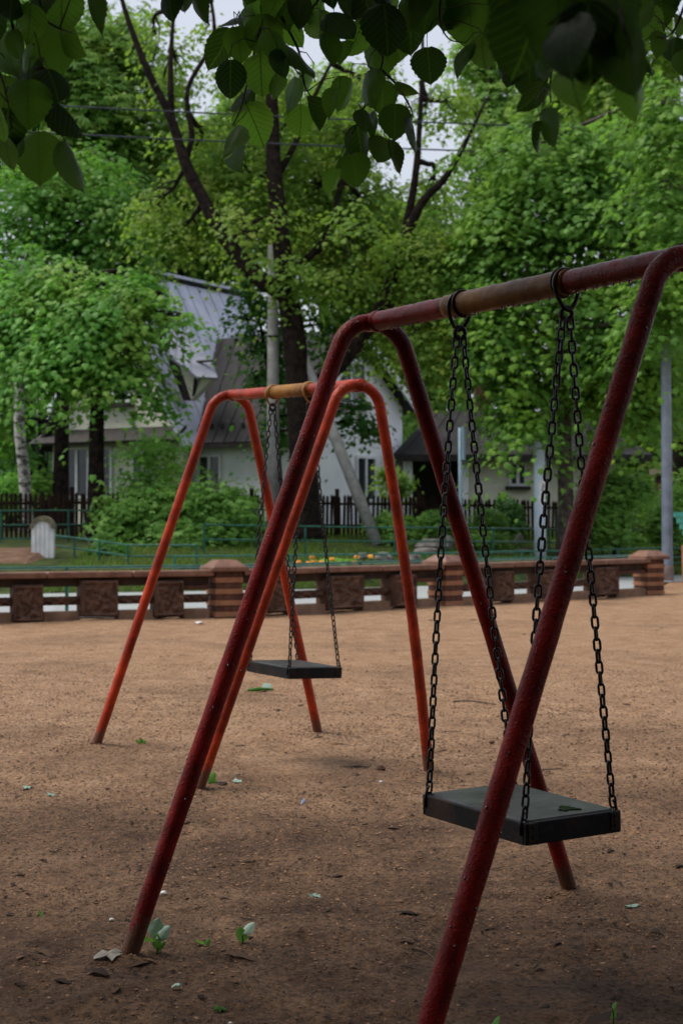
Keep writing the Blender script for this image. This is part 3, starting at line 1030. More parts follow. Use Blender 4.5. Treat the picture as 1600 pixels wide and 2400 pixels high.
def relief(kind, w, h, d, seed, nx=18, nz=18):
    """Carved face: raised frame, scrolls and leaves cut in relief on a block of width w, height h, depth d."""
    rg = np.random.default_rng(seed)
    gx_, gz_ = np.meshgrid(np.linspace(-1, 1, nx), np.linspace(-1, 1, nz))
    a = np.arctan2(gz_, gx_)
    r = np.sqrt(gx_ ** 2 + gz_ ** 2)
    if kind == 'block':
        hgt = .5 * np.sin(5 * r * 2 + 2.5 * np.sin(4 * a)) + .4 * np.cos(6.5 * gx_ + 1) * np.cos(6.5 * gz_) + rg.uniform(-.35, .35, gx_.shape)
        edge = np.maximum(abs(gx_), abs(gz_))
        hgt = np.where(edge > .86, .75, hgt)
        hgt = np.where(edge > .98, -.9, hgt)
    else:
        hgt = .8 * np.cos(9 * gx_) * np.cos(4 * gz_) + rg.uniform(-.5, .5, gx_.shape) + .5 * (1 - abs(gz_))
        hgt = np.where(abs(gz_) > .9, -.6, hgt)
    y = -d / 2 - .034 * hgt - .012
    v = np.stack([gx_ * w / 2, y, gz_ * h / 2], -1).reshape(-1, 3)
    f = grid_faces(nx, nz)
    vs, fs = [tuple(p) for p in v], [tuple(int(i) for i in q) for q in f]
    n = len(vs)
    vs += [(sx * w / 2, d / 2, sz * h / 2) for sx, sz in ((-1, -1), (1, -1), (1, 1), (-1, 1))]
    bl, br, tl, trr = 0, nx - 1, nx * (nz - 1), nx * nz - 1
    fs += [(n + 1, n, n + 3, n + 2)]
    fs += [tuple(list(range(0, nx))[::-1] + [n, n + 1])]
    fs += [tuple(list(range(tl, trr + 1)) + [n + 2, n + 3])]
    fs += [tuple([i * nx for i in range(nz)] + [n + 3, n])]
    fs += [tuple([i * nx + nx - 1 for i in range(nz)][::-1] + [n + 1, n + 2])]
    mb = MB()
    mb.v, mb.f = vs, fs
    return mb


block_me = [relief('block', .46, .50, .30, s).mesh('carved_block', M['stone']) for s in (1, 2, 3)]
rail_me = [relief('rail', 1.0, .115, .12, s, 26, 7).mesh('carved_rail', M['stone']) for s in (4, 5)]


def bay(A, Bp, blocks, skip_first=.24, skip_last=.24):
    """One bay from pillar A to pillar B; blocks = list of (start, width, z lift) along it, in metres."""
    u = (Bp - A).normalized()
    L = (Bp - A).length
    nrm = Vector((u.y, -u.x, 0))
    Rm = Matrix((u, -nrm, up)).transposed().to_4x4()
    def at(s, off, z):
        return A + u * s + nrm * off + up * z
    s0, s1 = skip_first - .04, L - skip_last + .04
    ncap = max(2, round(L / 1.35))
    for i in range(ncap):
        a, b = s0 + (s1 - s0) * i / ncap, s0 + (s1 - s0) * (i + 1) / ncap
        MB().cbox(at((a + b) / 2, .02, .635 + rng.uniform(-.004, .004)), u * ((b - a) / 2 - .006), nrm * .19, up * .04, .012).build('coping', M['cap'], wall)
    MB().box(at((s0 + s1) / 2, -.04, .53), u * ((s1 - s0) / 2 - .05), nrm * .085, up * .062).build('beam', M['stone_shaded'], wall)
    prev = s0 + .05
    for i, (bs, bw, lift) in enumerate(blocks + [(s1 - .05, 0, 0)]):
        if bs - prev > .08:
            c = (prev + bs) / 2
            hw = (bs - prev) / 2
            MB().cbox(at(c, 0, .045), u * (hw - .004), nrm * .13, up * .085, .015).build('plinth', M['plinth'], wall)
            if bw or i % 2 == 0:
                sc = Matrix.Diagonal((hw * 2 - .01, 1, 1, 1))
                link('carved_rail', rng.choice(rail_me), wall, Matrix.Translation(at(c, 0, .275)) @ Rm @ sc)
            if i == len(blocks):
                MB().box(at(c, .0, .43), u * (hw - .006), nrm * .10, up * .032).build('brick', M['brick_d'], wall)
        if bw:
            link('carved_block', rng.choice(block_me), wall, Matrix.Translation(at(bs + bw / 2, .03, .285 + lift)) @ Rm @ Matrix.Diagonal((bw / .46, 1, 1, 1)) @ Matrix.Rotation(rng.uniform(-.012, .012), 4, 'Y'))
        prev = bs + bw


def pillar(p, ang, rows=8):
    u = Vector((math.cos(R(ang)), math.sin(R(ang)), 0))
    n = Vector((u.y, -u.x, 0))
    core = MB().box(p + up * .3, u * .185, n * .185, up * .34).build('pillar', M['mortar'], wall)
    hh = .0805
    for k in range(rows):
        z = .01 + hh * k + hh / 2
        light = (k % 2 == 0)
        e = .205 if light else .196
        for (d1, d2) in ((u, n), (n, -u), (-u, -n), (-n, u)):
            # each face: bricks along d2 on side d1... pinwheel so that corners interlock
            m = 1 if light else 3
            span0, span1 = -e + .045, e
            for j in range(m):
                a = span0 + (span1 - span0) * j / m
                b = span0 + (span1 - span0) * (j + 1) / m
                c = p + n * 0 + d1 * (e - .0225 + rng.uniform(-.003, .003)) + d2 * ((a + b) / 2) + up * z
                MB().box(c, d2 * ((b - a) / 2 - .004), d1 * .0225, up * (hh / 2 - .004)).build('brick', M['brick_l'] if light else M['brick_d'], core)
    zt = .01 + hh * rows
    MB().cbox(p + up * (zt + .035), u * .275, n * .275, up * .034, .014).build('capstone', M['cap'], core)
    q = []
    for rr, z in ((.24, zt + .07), (.13, zt + .16)):
        q += [p + u * (a * rr) + n * (b * rr) + up * z for a, b in ((1, 1), (-1, 1), (-1, -1), (1, -1))]
    MB().add(q, [(0, 1, 5, 4), (1, 2, 6, 5), (2, 3, 7, 6), (3, 0, 4, 7), (4, 5, 6, 7), (3, 2, 1, 0)]).build('cap_top', M['cap'], core)


for p, a in zip(PIL, PANG):
    pillar(p, a)


def along(A, Bp, px):
    """Distance along A-B at which the photo column px crosses it."""
    u = (Bp - A).normalized()
    k = (px - CX) / F
    return (k * A.y - A.x) / (u.x - k * u.y)


def blocks_px(A, Bp, lst):
    out = []
    for x0, x1, lift in lst:
        s0, s1 = along(A, Bp, x0), along(A, Bp, x1)
        out.append((s0, s1 - s0, lift))
    return out


b1 = blocks_px(PIL[0], PIL[1], [(-165, -75, .0), (27, 97, -.03), (184, 271, .02), (356, 424, .0)])
bay(PIL[0], PIL[1], b1)
bay(PIL[1], PIL[2], blocks_px(PIL[1], PIL[2], [(616, 672, 0), (752, 836, .01), (904, 958, .0)]))
bay(PIL[2], PIL[3], blocks_px(PIL[2], PIL[3], [(1142, 1184, 0), (1246, 1294, .0), (1378, 1430, .01)]))


# ------------------------------------------------------------------ green metal railings
def railing(name, label, pts, height, rails, step, panels=False, lift=None, group='green railings along the path'):
    """Low tubular railing along the points (x, y): posts, rails and, if asked, hanging rectangles."""
    pts = [Vector((x, y, 0)) for x, y in pts]
    base = Vector((pts[0].x, pts[0].y, gz(pts[0].x, pts[0].y)))
    t = empty(name, base, label, 'railing', group)
    segs = [(pts[i], pts[i + 1]) for i in range(len(pts) - 1)]
    posts = []
    for a, b in segs:
        n = max(1, round((b - a).length / step))
        for i in range(n):
            posts.append(a.lerp(b, i / n))
    posts.append(pts[-1])
    zz = [(lift(p) if lift else gz(p.x, p.y)) for p in posts]
    for p, z in zip(posts, zz):
        MB().box((p.x, p.y, z + height / 2 - .05), .022, .022, height / 2 + .05).build('post', M['rail'], t)
    for r in rails:
        for i in range(len(posts) - 1):
            a = posts[i] + up * (zz[i] + r)
            b = posts[i + 1] + up * (zz[i + 1] + r)
            MB().tube([a.lerp(b, .004), b.lerp(a, .004)], .019, 6).build('rail', M['rail'], t)
    if panels:
        for i in range(len(posts) - 1):
            a, b = posts[i] + up * zz[i], posts[i + 1] + up * zz[i + 1]
            c, d = a.lerp(b, .18), a.lerp(b, .82)
            lo, hi = height * .38, rails[0]
            MB().tube([c + up * hi, c + up * lo, d + up * lo, d + up * hi], .014, 5).build('frame', M['rail'], t)
    return t


off = lambda x, dy: float(yw(x)) + dy
railing('railing', 'green tube railing close behind the balustrade wall', [(x, off(x, .95)) for x in (-9, -6, -3.9, -1.6, .3, 1.8, 3.7, 5.6)] , .70, [.69], 1.9)
railing('railing', 'green railing with hanging rectangles at the foot of the lawn', [(x, float(yfar(x)) + .5) for x in (-3.2, -1, .6, 2, 4, 6.6, 9)], .62, [.61, .38], 1.6, True)
railing('railing', 'green railing higher up the lawn below the big tree', [(-3.0, 34.0), (-.8, 34.4), (1.2, 35.2), (3.6, 37.0), (6.6, 39.5), (9.5, 41.5)], .66, [.65, .33], 1.7)
railing('railing', 'green ramp railing sloping down beside the white arched post', [(-6.2, 33.2), (-5.0, 32.2), (-4.3, 31.4), (-2.9, 31.2)], .75, [.74, .52], .8, False, lift=lambda p: .12 + max(0, (-4.3 - p.x)) * .10)
railing('railing', 'green mesh railing in front of the dark pickets on the left', [(-11.5, 35.9), (-8, 36.6), (-5, 37.6), (-1, 39.6)], .75, [.74, .4, .08], 1.3)
railing('railing', 'green railing behind the shrub at the right end of the lawn', [(5.8, 42), (8, 42.5), (11, 43.5)], .75, [.74, .45], 1.3)

# ------------------------------------------------------------------ white arched post and soil bank on the left
bank = MB()
p0, p1 = P(-70, 1292, 33.2), P(98, 1292, 33.0)
ys = [(30.6, .25), (31.8, .60), (33.0, .76), (37.0, .82)]
vs, xs_ = [], [-12, -9.5, -7.5, -6.35, -5.9]
for x in xs_:
    for y, z in ys:
        vs.append((x + rng.uniform(-.05, .05), y, z * (1 if x < -6.2 else .55) + rng.uniform(-.03, .03) - .02))
fs = [(i * 4 + j, (i + 1) * 4 + j, (i + 1) * 4 + j + 1, i * 4 + j + 1) for i in range(4) for j in range(3)]
vsb = [(v[0], v[1], -.2) for v in vs]
n = len(vs)
fs += [(i * 4, n + i * 4, n + (i + 1) * 4, (i + 1) * 4) for i in range(4)] + [(16 + j, n + 16 + j, n + 17 + j, 17 + j) for j in range(3)]
bank.add(vs + vsb, fs)
bank.build('earth_bank', M['soil'], kind='structure')

ap = empty('arched_post', P(100, 1312, 32.6), 'white limewashed arched post with mossy top beside the brown earth bank', 'gate post')
cpt = P(100, 1312, 32.6)
w2, hh2 = .235, .70
plank_n = 5
for i in range(plank_n):
    x0 = -w2 + 2 * w2 * i / plank_n + .004
    x1 = -w2 + 2 * w2 * (i + 1) / plank_n - .004
    poly = [(x0, 0), (x1, 0)]
    for k in range(4):
        x = x1 + (x0 - x1) * k / 3
        poly.append((x, hh2 + .24 * math.sqrt(max(0, 1 - (x / w2) ** 2))))
    dy = rng.uniform(-.012, .012)
    MB().prism([cpt + Vector((x, dy, z - .05)) for x, z in poly], (0, .16, 0)).build('plank', M['white'], ap)
arc = [(w2 * 1.12 * math.cos(a), hh2 + .27 * math.sin(a)) for a in np.linspace(0.02, math.pi - .02, 11)]
inn = [(w2 * .80 * math.cos(a), hh2 + .16 * math.sin(a)) for a in np.linspace(math.pi - .02, .02, 11)]
mb = MB()
for k in range(10):
    q = [arc[k], arc[k + 1], inn[9 - k], inn[10 - k]]
    mb.prism([cpt + Vector((x, -.045, z - .05)) for x, z in q], (0, .25, 0))
mb.build('arch_rim', M['moss'], ap)

# ------------------------------------------------------------------ poles
def cyl_pole(name, label, cat, base, top, r0, r1, mat, foot=None):
    t = empty(name, base, label, cat)
    MB().tube([base, base.lerp(top, .5), top], [r0, (r0 + r1) / 2, r1], 18).build('shaft', M[mat], t, True)
    if foot:
        MB().tube([base, base + up * .28, base + up * .34], [r0 * 1.12, r0 * 1.10, r0 * 1.02], 18).build('foot_sleeve', M[foot], t, True)
    return t


b = Vector(((1563 - CX) * 34.8 / F, 34.8, 0))
lp = cyl_pole('lamp_post', 'tall grey steel post with a rusty foot beside the teal bench', 'lamp post', b, Vector((b.x - .05, b.y, 6.4)), .125, .105, 'pole', 'rust')
MB().tube([P(1440, 782, 34.6), P(1563, 790, 34.8), P(1640, 800, 34.6)], .012, 5).build('stay_wire', M['pole'], lp)

b = on_ground(1265, 36.7)
sp_ = cyl_pole('steel_pole', 'thick pale blue steel pole with a white poster, left of the grey maple trunk', 'pole', b, P(1262, 985, 36.7), .145, .135, 'pole_b')
# poster bent round the pole, with a black curl printed on it
pos_c, a0, a1 = Vector((b.x, b.y, 0)), R(252), R(318)
zz0, zz1 = P(0, 1182, 36.7).z, P(0, 1126, 36.7).z
vs, fs = [], []
for i in range(9):
    a = a0 + (a1 - a0) * i / 8
    for z in (zz0, zz1):
        for rr in (.149, .1425):
            vs.append(pos_c + Vector((math.cos(a) * rr, math.sin(a) * rr, z)))
for i in range(8):
    k = i * 4
    fs += [(k, k + 4, k + 6, k + 2), (k + 1, k + 3, k + 7, k + 5), (k + 2, k + 6, k + 7, k + 3), (k, k + 1, k + 5, k + 4)]
fs += [(0, 2, 3, 1), (32, 33, 35, 34)]
poster = MB().add(vs, fs).build('poster', M['paper'], sp_)


def on_pole(u, v):
    a = a0 + (a1 - a0) * u
    return pos_c + Vector((math.cos(a) * .152, math.sin(a) * .152, zz0 + (zz1 - zz0) * v))


MB().tube([on_pole(u, v) for u, v in ((.74, .84), (.60, .83), (.5, .72), (.52, .58), (.64, .47), (.80, .44), (.92, .50))], [.004, .011, .014, .010, .007, .009, .004], 6).build('print_mark', M['ink'], poster)
MB().tube([on_pole(u, v) for u, v in ((.22, .60), (.32, .57), (.44, .58), (.5, .56))], [.003, .006, .006, .003], 6).build('print_mark', M['ink'], poster)
MB().tube([on_pole(u, v) for u, v in ((.62, .80), (.70, .76), (.66, .70))], [.004, .010, .004], 6).build('print_mark', M['ink'], poster)

b = on_ground(1079, 35.0)
sgn = cyl_pole('sign_post', 'thin blue grey sign post with a narrow plate seen edge-on', 'sign post', Vector((b.x, b.y, b.z)), P(1077, 1003, 35), .04, .04, 'sign')
MB().cbox(P(1086, 1040, 34.9), (.045, .30, 0), (.02, -.003, 0), (0, 0, .37), .008).build('sign_plate', M['sign'], sgn)

b = on_ground(640, 39.0)
up_ = cyl_pole('utility_pole', 'pale concrete utility pole with a leaning strut beside the dark forked tree', 'utility pole', b, P(640, 575, 39.0), .17, .13, 'concrete')
st = [on_ground(884, 37.6), P(640, 655, 39.0)]
MB().tube(st, [.15, .12], 12).build('strut', M['concrete'], up_, True)
MB().tube([P(628, 788, 38.85), P(654, 788, 38.85)], [.03, .03], 6).build('band', M['dark'], up_)

for py0, py1, lab in ((226, 288, 'upper of two thin black cables crossing the upper left trees'), (292, 350, 'lower of two thin black cables crossing the upper left trees')):
    q = []
    a, c = P(-260, py0, 33), P(1900, py1 + 22, 42)
    for i in range(41):
        t_ = i / 40
        q.append(a.lerp(c, t_) - up * (4 * t_ * (1 - t_) * .12))
    tag(MB().tube(q, .020, 6).build('overhead_cable', M['cable']), lab, 'cable', 'overhead cables')

# ------------------------------------------------------------------ green bench at the right edge
bench = empty('park_bench', (7.9, 33.6, .2), 'teal slatted park bench on rusty brown supports at the right edge', 'bench')
bx0, bx1, by = 7.12, 9.0, 33.2
for k in range(5):
    z = 1.475 - k * .128
    MB().cbox(Vector(((bx0 + bx1) / 2 + .026 * k, by + .22 - .075 * k, z)), ((bx1 - bx0) / 2 - .022 * k, 0, 0), (0, .02, -.006), (0, .012, .054), .008).build('slat', M['slat'], bench)
for k in range(4):
    MB().cbox(Vector(((bx0 + bx1) / 2 + .1, by - .30 - .125 * k, .80)), ((bx1 - bx0) / 2 - .1, 0, 0), (0, .052, 0), (0, 0, .02), .008).build('slat', M['slat'], bench)
for x in (bx0 + .27, bx1 - .3):
    MB().prism([(x - .13, by - .75, .0), (x - .13, by + .0, .0), (x - .13, by + .1, .82), (x - .13, by - .70, .77)], (.26, 0, 0)).build('support', M['terracotta'], bench)
    MB().prism([(x - .04, by - .06, .82), (x - .04, by + .03, .82), (x - .04, by + .31, 1.5), (x - .04, by + .25, 1.5)], (.08, 0, 0)).build('back_support', M['terracotta'], bench)


# ------------------------------------------------------------------ swings
def arch_pts(FL, FR, AV, r, bowR=0.0, bowL=0.0, sink=.12):
    """Centre line of one bent-pipe frame: foot, leg, bend of radius r below the corner AV, leg, foot."""
    FL, FR, AV = Vector(FL), Vector(FR), Vector(AV)
    a, b = (FL - AV).normalized(), (FR - AV).normalized()
    half = .5 * a.angle(b)
    tl = r / math.tan(half)
    bis = (a + b).normalized()
    cen = AV + bis * (r / math.sin(half))
    pa, pb = AV + a * tl, AV + b * tl
    pts = []
    nl = 46
    FLs = FL + (FL - pa).normalized() * sink
    FRs = FR + (FR - pb).normalized() * sink
    outl, outr = (a - b * a.dot(b)).normalized(), (b - a * a.dot(b)).normalized()
    for i in range(nl):
        t = i / nl
        pts.append(FLs.lerp(pa, t) + outl * bowL * math.sin(math.pi * t))
    va, vb = pa - cen, pb - cen
    ang = va.angle(vb)
    ax = va.cross(vb).normalized()
    for i in range(1, 21):
        pts.append(cen + Matrix.Rotation(ang * i / 20, 3, ax) @ va)
    for i in range(1, nl + 1):
        t = i / nl
        pts.append(pb.lerp(FRs, t) + outr * bowR * math.sin(math.pi * t))
    return pts, pts[nl + 9].lerp(pts[nl + 10], .0)


def link_mesh(name, L, Wd, r, mat, seg=6):
    pts = []
    hw, hl = Wd / 2 - r, L / 2 - Wd / 2
    for k in range(5):
        a = math.pi * k / 4
        pts.append((hw * math.cos(a), 0, hl + hw * math.sin(a)))
    for k in range(5):
        a = math.pi + math.pi * k / 4
        pts.append((hw * math.cos(a), 0, -hl + hw * math.sin(a)))
    return MB().tube(pts, r, seg, closed=True).mesh(name, mat, True)


LINK = link_mesh('link', .0475, .0262, .0041, M['chain'])


def chain(a, b, parent, pitch=.0335, phase=0.0, twist=0.0, sag=.0):
    a, b = Vector(a), Vector(b)
    L = (b - a).length
    n = max(2, round(L / pitch))
    c = empty('chain', a, parent=parent)
    ax = (b - a).normalized()
    ref = Vector((0, -1, 0))
    ref = (ref - ax * ref.dot(ax)).normalized()
    oth = ax.cross(ref)
    side = Vector((oth.x, oth.y, 0)).normalized()
    for i in range(n):
        t = (i + .5) / n
        ph = phase + twist * t + (math.pi / 2) * (i % 2) + rng.uniform(-.16, .16)
        nrm = ref * math.cos(ph) + oth * math.sin(ph)
        xx = nrm.cross(-ax)
        m3 = Matrix((xx, nrm, -ax)).transposed()
        m4 = m3.to_4x4()
        m4 = Matrix.Translation(a.lerp(b, t) + side * (sag * math.sin(math.pi * t) * L) - Vector((0, 0, 0))) @ m4 @ Matrix.Scale(L / n / pitch, 4)
        link('link', LINK, c, m4)


def oval_ring(c, ax, up_len, dn_len, half_w, r, tiltv=0.0):
    """Closed oval loop round a bar that runs along ax through c."""
    s = Vector((ax.y, -ax.x, 0)).normalized()
    u = (up + ax * tiltv).normalized()
    pts = []
    for k in range(24):
        a = 2 * math.pi * k / 24
        v = math.sin(a)
        pts.append(c + s * (math.cos(a) * half_w * (1 - .25 * max(0, -v))) + u * (v * (up_len if v > 0 else dn_len)))
    return pts


def lump(mb, amp=.0016, sc=34):
    mb.v = [tuple(Vector(v) + mnoise.noise_vector(Vector(v) * sc) * amp + mnoise.noise_vector(Vector(v) * sc * 2.7) * amp * .6) for v in mb.v]
    return mb


def swing(fname, flabel, group, frames, bar_r, pipe_r, sleeve, hang_t, paintm, hookm, seat_c, seat_dir, seat_len, seat_w, seat_z, slabel, drops=90, seat_th=.062, beads=150, twistset=(0, 0, 0, 0), tip=(0, 0)):
    fr = empty(fname, (Vector(frames[0][0]) + Vector(frames[1][1])) / 2, flabel, 'swing frame', group)
    tops, bead = [], MB()
    for FL, FR, AV, r, bR, bL in frames:
        pts, top = arch_pts(FL, FR, AV, r, bR, bL)
        tops.append(top)
        # slightly uneven tube
        rad = [pipe_r * (1 + rng.uniform(-.012, .012)) for _ in pts]
        lump(MB().tube(pts, rad, 22)).build('leg_arch', M[paintm], fr, True)
        for _ in range(beads):
            i = rng.randrange(8, len(pts) - 8)
            tg = (pts[i + 1] - pts[i - 1]).normalized()
            a_ = rng.uniform(0, 2 * math.pi)
            o1 = tg.orthogonal().normalized()
            nv_ = o1 * math.cos(a_) + tg.cross(o1) * math.sin(a_)
            q = rng.uniform(.0012, .0036)
            bead.ball(pts[i].lerp(pts[i + 1], rng.random()) + nv_ * (pipe_r + q * .2), q, (1, 1, 1.3), 6, 4)
    a, b = tops
    ax = (b - a).normalized()
    bar = MB()
    nb = 90
    bar.tube([a.lerp(b, i / nb) - ax * .03 * (i == 0) + ax * .03 * (i == nb) for i in range(nb + 1)], [bar_r * (1 + rng.uniform(-.012, .012)) for _ in range(nb + 1)], 22)
    lump(bar, .0024).build('top_bar', M['red_wet' if paintm == 'red' else paintm], fr, True)
    # lumpy welds where the bar meets the bent pipes
    for p, s in ((a, 1), (b, -1)):
        MB().tube([p + ax * s * (pipe_r * .8), p + ax * s * (pipe_r * 1.1), p + ax * s * (pipe_r * 1.55)], [bar_r * 1.14, bar_r * 1.13, bar_r * 1.01], 20).build('weld', M[paintm], fr, True)
    s0, s1 = sleeve
    lump(MB().tube([a.lerp(b, s0 + (s1 - s0) * i / 40) for i in range(41)], [bar_r * (1.13 + rng.uniform(-.012, .012)) for _ in range(41)], 24), .002).build('sleeve', M['ochre' if paintm == 'orange' else 'ochre_dark'], fr, True)
    dr = MB()
    for _ in range(drops):
        t = rng.uniform(.04, .97)
        p = a.lerp(b, t)
        rr = bar_r * (1.13 if s0 < t < s1 else 1.0)
        q = rng.uniform(.002, .0042)
        dr.ball(p - up * (rr + q * .45) + Vector((rng.uniform(-.008, .008), rng.uniform(-.008, .008), 0)), q, (1, 1, 1.25), 6, 4)
    dr.v, dr.f = dr.v, dr.f
    dr.add(bead.v, bead.f)
    dr.build('water_drops', M['drop'], fr, True, kind='stuff')

    # the seat with its chains and hangers moves on its own
    sc = Vector((seat_c[0], seat_c[1], seat_z))
    sw = empty('swing', sc, slabel, 'swing', 'swing seats on chains')
    l = Vector((seat_dir[0], seat_dir[1], 0)).normalized()
    s = Vector((-l.y, l.x, 0))
    if s.x < 0:
        s = -s
    l = (l + up * tip[0]).normalized()
    s = (s + up * tip[1]).normalized()
    nrm = l.cross(s)
    if nrm.z < 0: nrm = -nrm
    bd = MB().cbox(sc - nrm * seat_th * .5, l * (seat_len / 2 - .012), s * (seat_w / 2 - .012), nrm * (seat_th / 2), .008)
    board = bd.build('seat_board', M['board'], sw)
    rim = MB()
    for k in (-1, 1):
        rim.cbox(sc + l * k * (seat_len / 2 - .006) - nrm * (seat_th * .5 + .004), l * .006, s * (seat_w / 2), nrm * (seat_th / 2), .003)
        rim.cbox(sc + s * k * (seat_w / 2 - .006) - nrm * (seat_th * .5 + .005), s * .006, l * (seat_len / 2 - .0125), nrm * (seat_th / 2), .003)
    rim.build('edge_strip', M['edge'], sw)
    k = 0
    for t, e in zip(hang_t, (1, -1)):
        c = a.lerp(b, t)
        rr = bar_r * 1.13
        hg = MB().tube(oval_ring(c - up * .012, ax, rr + .012, rr + .032, rr + .007, .0065, .10 * e), .0065, 8, closed=True)
        hang = hg.build('hanger', M[hookm], sw, True)
        MB().tube([c + ax * (.02 * e) + (Vector((ax.y, -ax.x, 0)).normalized() * math.cos(q) + up * math.sin(q)) * (rr + .003) for q in np.linspace(0, 2 * math.pi, 20)[:-1]], .0055, 6, closed=True).build('collar', M[hookm], hang, True)
        bot = c - up * (rr + .042)
        eye = MB().tube([bot - up * .012 + Vector((math.cos(q) * .019 * s.x, math.cos(q) * .019 * s.y, math.sin(q) * .019)) for q in np.linspace(0, 2 * math.pi, 17)[:-1]], .0075, 8, closed=True)
        eye.build('eye', M['hook'], hang, True)
        for side in (-1, 1):
            top = bot - up * .022 + s * (.012 * side)
            cor = sc + l * (e * (seat_len / 2 - .022)) * (1 if l.y > 0 else -1) + s * side * (seat_w / 2 - .012) + nrm * .004
            chain(top, cor, sw, phase=twistset[k][0], twist=twistset[k][1], sag=twistset[k][2])
            MB().tube([cor - nrm * .045 + s * side * .014, cor - nrm * .02 + s * side * .016, cor + nrm * .012 + s * side * .006, cor + nrm * .02], [.0045] * 4, 8).build('corner_hook', M['chain'], sw, True)
            br = cor - nrm * (seat_th * .5 + .004) + l * (e * .0225) - s * side * .012
            bk = MB().cbox(br, s * .016, l * .0025, nrm * (seat_th * .42), .0015).build('bracket', M['hook'], sw)
            for zz in (-.014, .014):
                MB().tube([br + nrm * zz, br + nrm * zz + l * (e * .0065)], [.0055, .0045], 6).build('bolt', M['chain'], bk)
            k += 1
    return fr, sw, board, (sc, l, s, nrm)


# near swing
AvA = P(875, 577, 5.38)
dA = Vector((.80, -1.41, 0))
topA_R = Vector((.904, 4.02, 0))
AvB = Vector((.902, 4.02, AvA.z))
fA = [((-.678, 4.93, 0), (.856, 5.83, 0), AvA, .145, 0, 0), ((.124, 3.52, 0), (1.654, 4.42, 0), AvB, .145, 0, 0)]
tw = [(.2, .5, .006), (.6, -.7, .004), (1.2, 1.2, .008), (.1, .6, .004)]
frA, swA, boardA, (scA, lA, sA, nA) = swing('swing_stand', 'near dark red swing frame in the shade with a black seat under it', 'tubular swing frames', fA, .033, .0295, (.295, .685), (.335, .675), 'red', 'hook',
      (.538, 4.74), (-.49, .87), .548, .345, .541, 'black board swing nearest the camera with wet seat hung from the dark red frame', 46, .064, 80, tw, (.0, .02))
# far swing
fB = [((-1.50, 9.49, 0), (-.149, 10.07, 0), P(549, 796, 9.75), .135, 0, 0), ((-.736, 8.02, 0), (.477, 8.57, 0), P(860, 722, 8.3), .14, .03, 0)]
tw = [(.2, .3, .006), (.5, -.6, .004), (1.0, 1.5, .01), (.3, .5, .004)]
frB, swB, boardB, (scB, lB, sB, nB) = swing('swing_stand', 'farther bright orange red swing frame with a yellow wrapped bar', 'tubular swing frames', fB, .033, .0295, (.335, .665), (.36, .655), 'orange', 'hookb',
      (-.28, 9.15), (-.5, .866), .54, .345, .548, 'farther black board swing hanging from the orange red frame', 30, .062, 60, tw, (.0, -.035))

# puddle and leaf lying on the near seat
pp = []
for i in range(20):
    a = 2 * math.pi * i / 20
    r = (.03 + .009 * math.sin(3 * a + 1) + rng.uniform(-.008, .008))
    pp.append(scA - lA * .19 + sA * .04 + lA * (r * 1.15 * math.cos(a)) * .9 + sA * (r * .95 * math.sin(a)) + nA * .0015)
tag(MB().prism(pp, nA * .002).build('puddle', M['water']), 'shallow rain puddle on the near swing seat', 'puddle')

# ------------------------------------------------------------------ lawn plants, shrubs, rocks, flowers
def shrub(name, label, px, py_top, py_base, d, blobs, leaf='clump', mat='leaf_shrub', size=.12, per=18, spread=.2, stems=6, group=None):
    base = on_ground(px, d)
    t = empty(name, base, label, 'shrub', group)
    st_ = MB()
    for i in range(stems):
        c, rd_, n_ = blobs[i % len(blobs)]
        st_.tube(wobble(base + Vector((rng.uniform(-.12, .12), rng.uniform(-.1, .1), -.05)), Vector(c) + Vector((rng.uniform(-.5, .5) * rd_[0], 0, rng.uniform(-.2, .5) * rd_[2])), 4, .1), [.022, .018, .014, .01, .006], 5)
    st_.build('stems', M['twig'], t, kind='stuff')
    ps, ns, ts, ss, on, _ = sprays(blobs, per, spread, .5, size, .2, .7, .5)
    link('foliage', leaves_mesh('foliage', ps, ns, ts, ss, on, leaf, M[mat]), t, kind='stuff')
    return t


shrub('shrub', 'wide light green shrub beside the picket fence, left of the far swing', 400, 1120, 1310, 36.5,
      [B(330, 1205, 36.5, 95, 72, 150), B(430, 1190, 36.6, 110, 75, 180), B(520, 1200, 36.4, 85, 72, 130), B(390, 1255, 36, 120, 45, 120), B(300, 1235, 36.2, 60, 50, 60), B(480, 1262, 36, 90, 40, 70)], size=.13, spread=.2, stems=14)
shrub('shrub', 'loose apple green shrub growing against the left gable wall behind the fence', 350, 1000, 1160, 47.5,
      [B(340, 1055, 47.5, 55, 32, 34), B(385, 1100, 47.5, 62, 42, 50), B(310, 1125, 47.5, 36, 26, 20), B(400, 1035, 47.5, 28, 26, 14)], size=.14, per=13, spread=.28, mat='leaf_mapleL', stems=10)
shrub('shrub', 'rounded light green shrub right of the red leg, under the annex roof end', 1440, 1095, 1280, 38.5,
      [B(1420, 1135, 38.5, 55, 45, 90), B(1465, 1145, 38.5, 50, 35, 60), B(1425, 1215, 38.2, 42, 50, 100), B(1395, 1180, 38.2, 25, 50, 50)], size=.13, spread=.17, stems=8)
shrub('shrub', 'low bright shrub at the foot of the leaning strut', 900, 1200, 1270, 38,
      [B(908, 1235, 38, 38, 36, 70), B(950, 1240, 37.6, 34, 30, 60)], size=.10, spread=.12)
shrub('shrub', 'round clipped bright green shrub behind the left chain of the near swing', 1010, 1195, 1250, 38,
      [B(1012, 1222, 38, 34, 26, 70), B(1040, 1236, 38, 20, 18, 20)], size=.09, spread=.1)
shrub('shrub', 'small domed shrub between the sign post and the pale blue pole', 1140, 1190, 1240, 39.5,
      [B(1140, 1215, 39.5, 38, 24, 80)], size=.09, spread=.1)
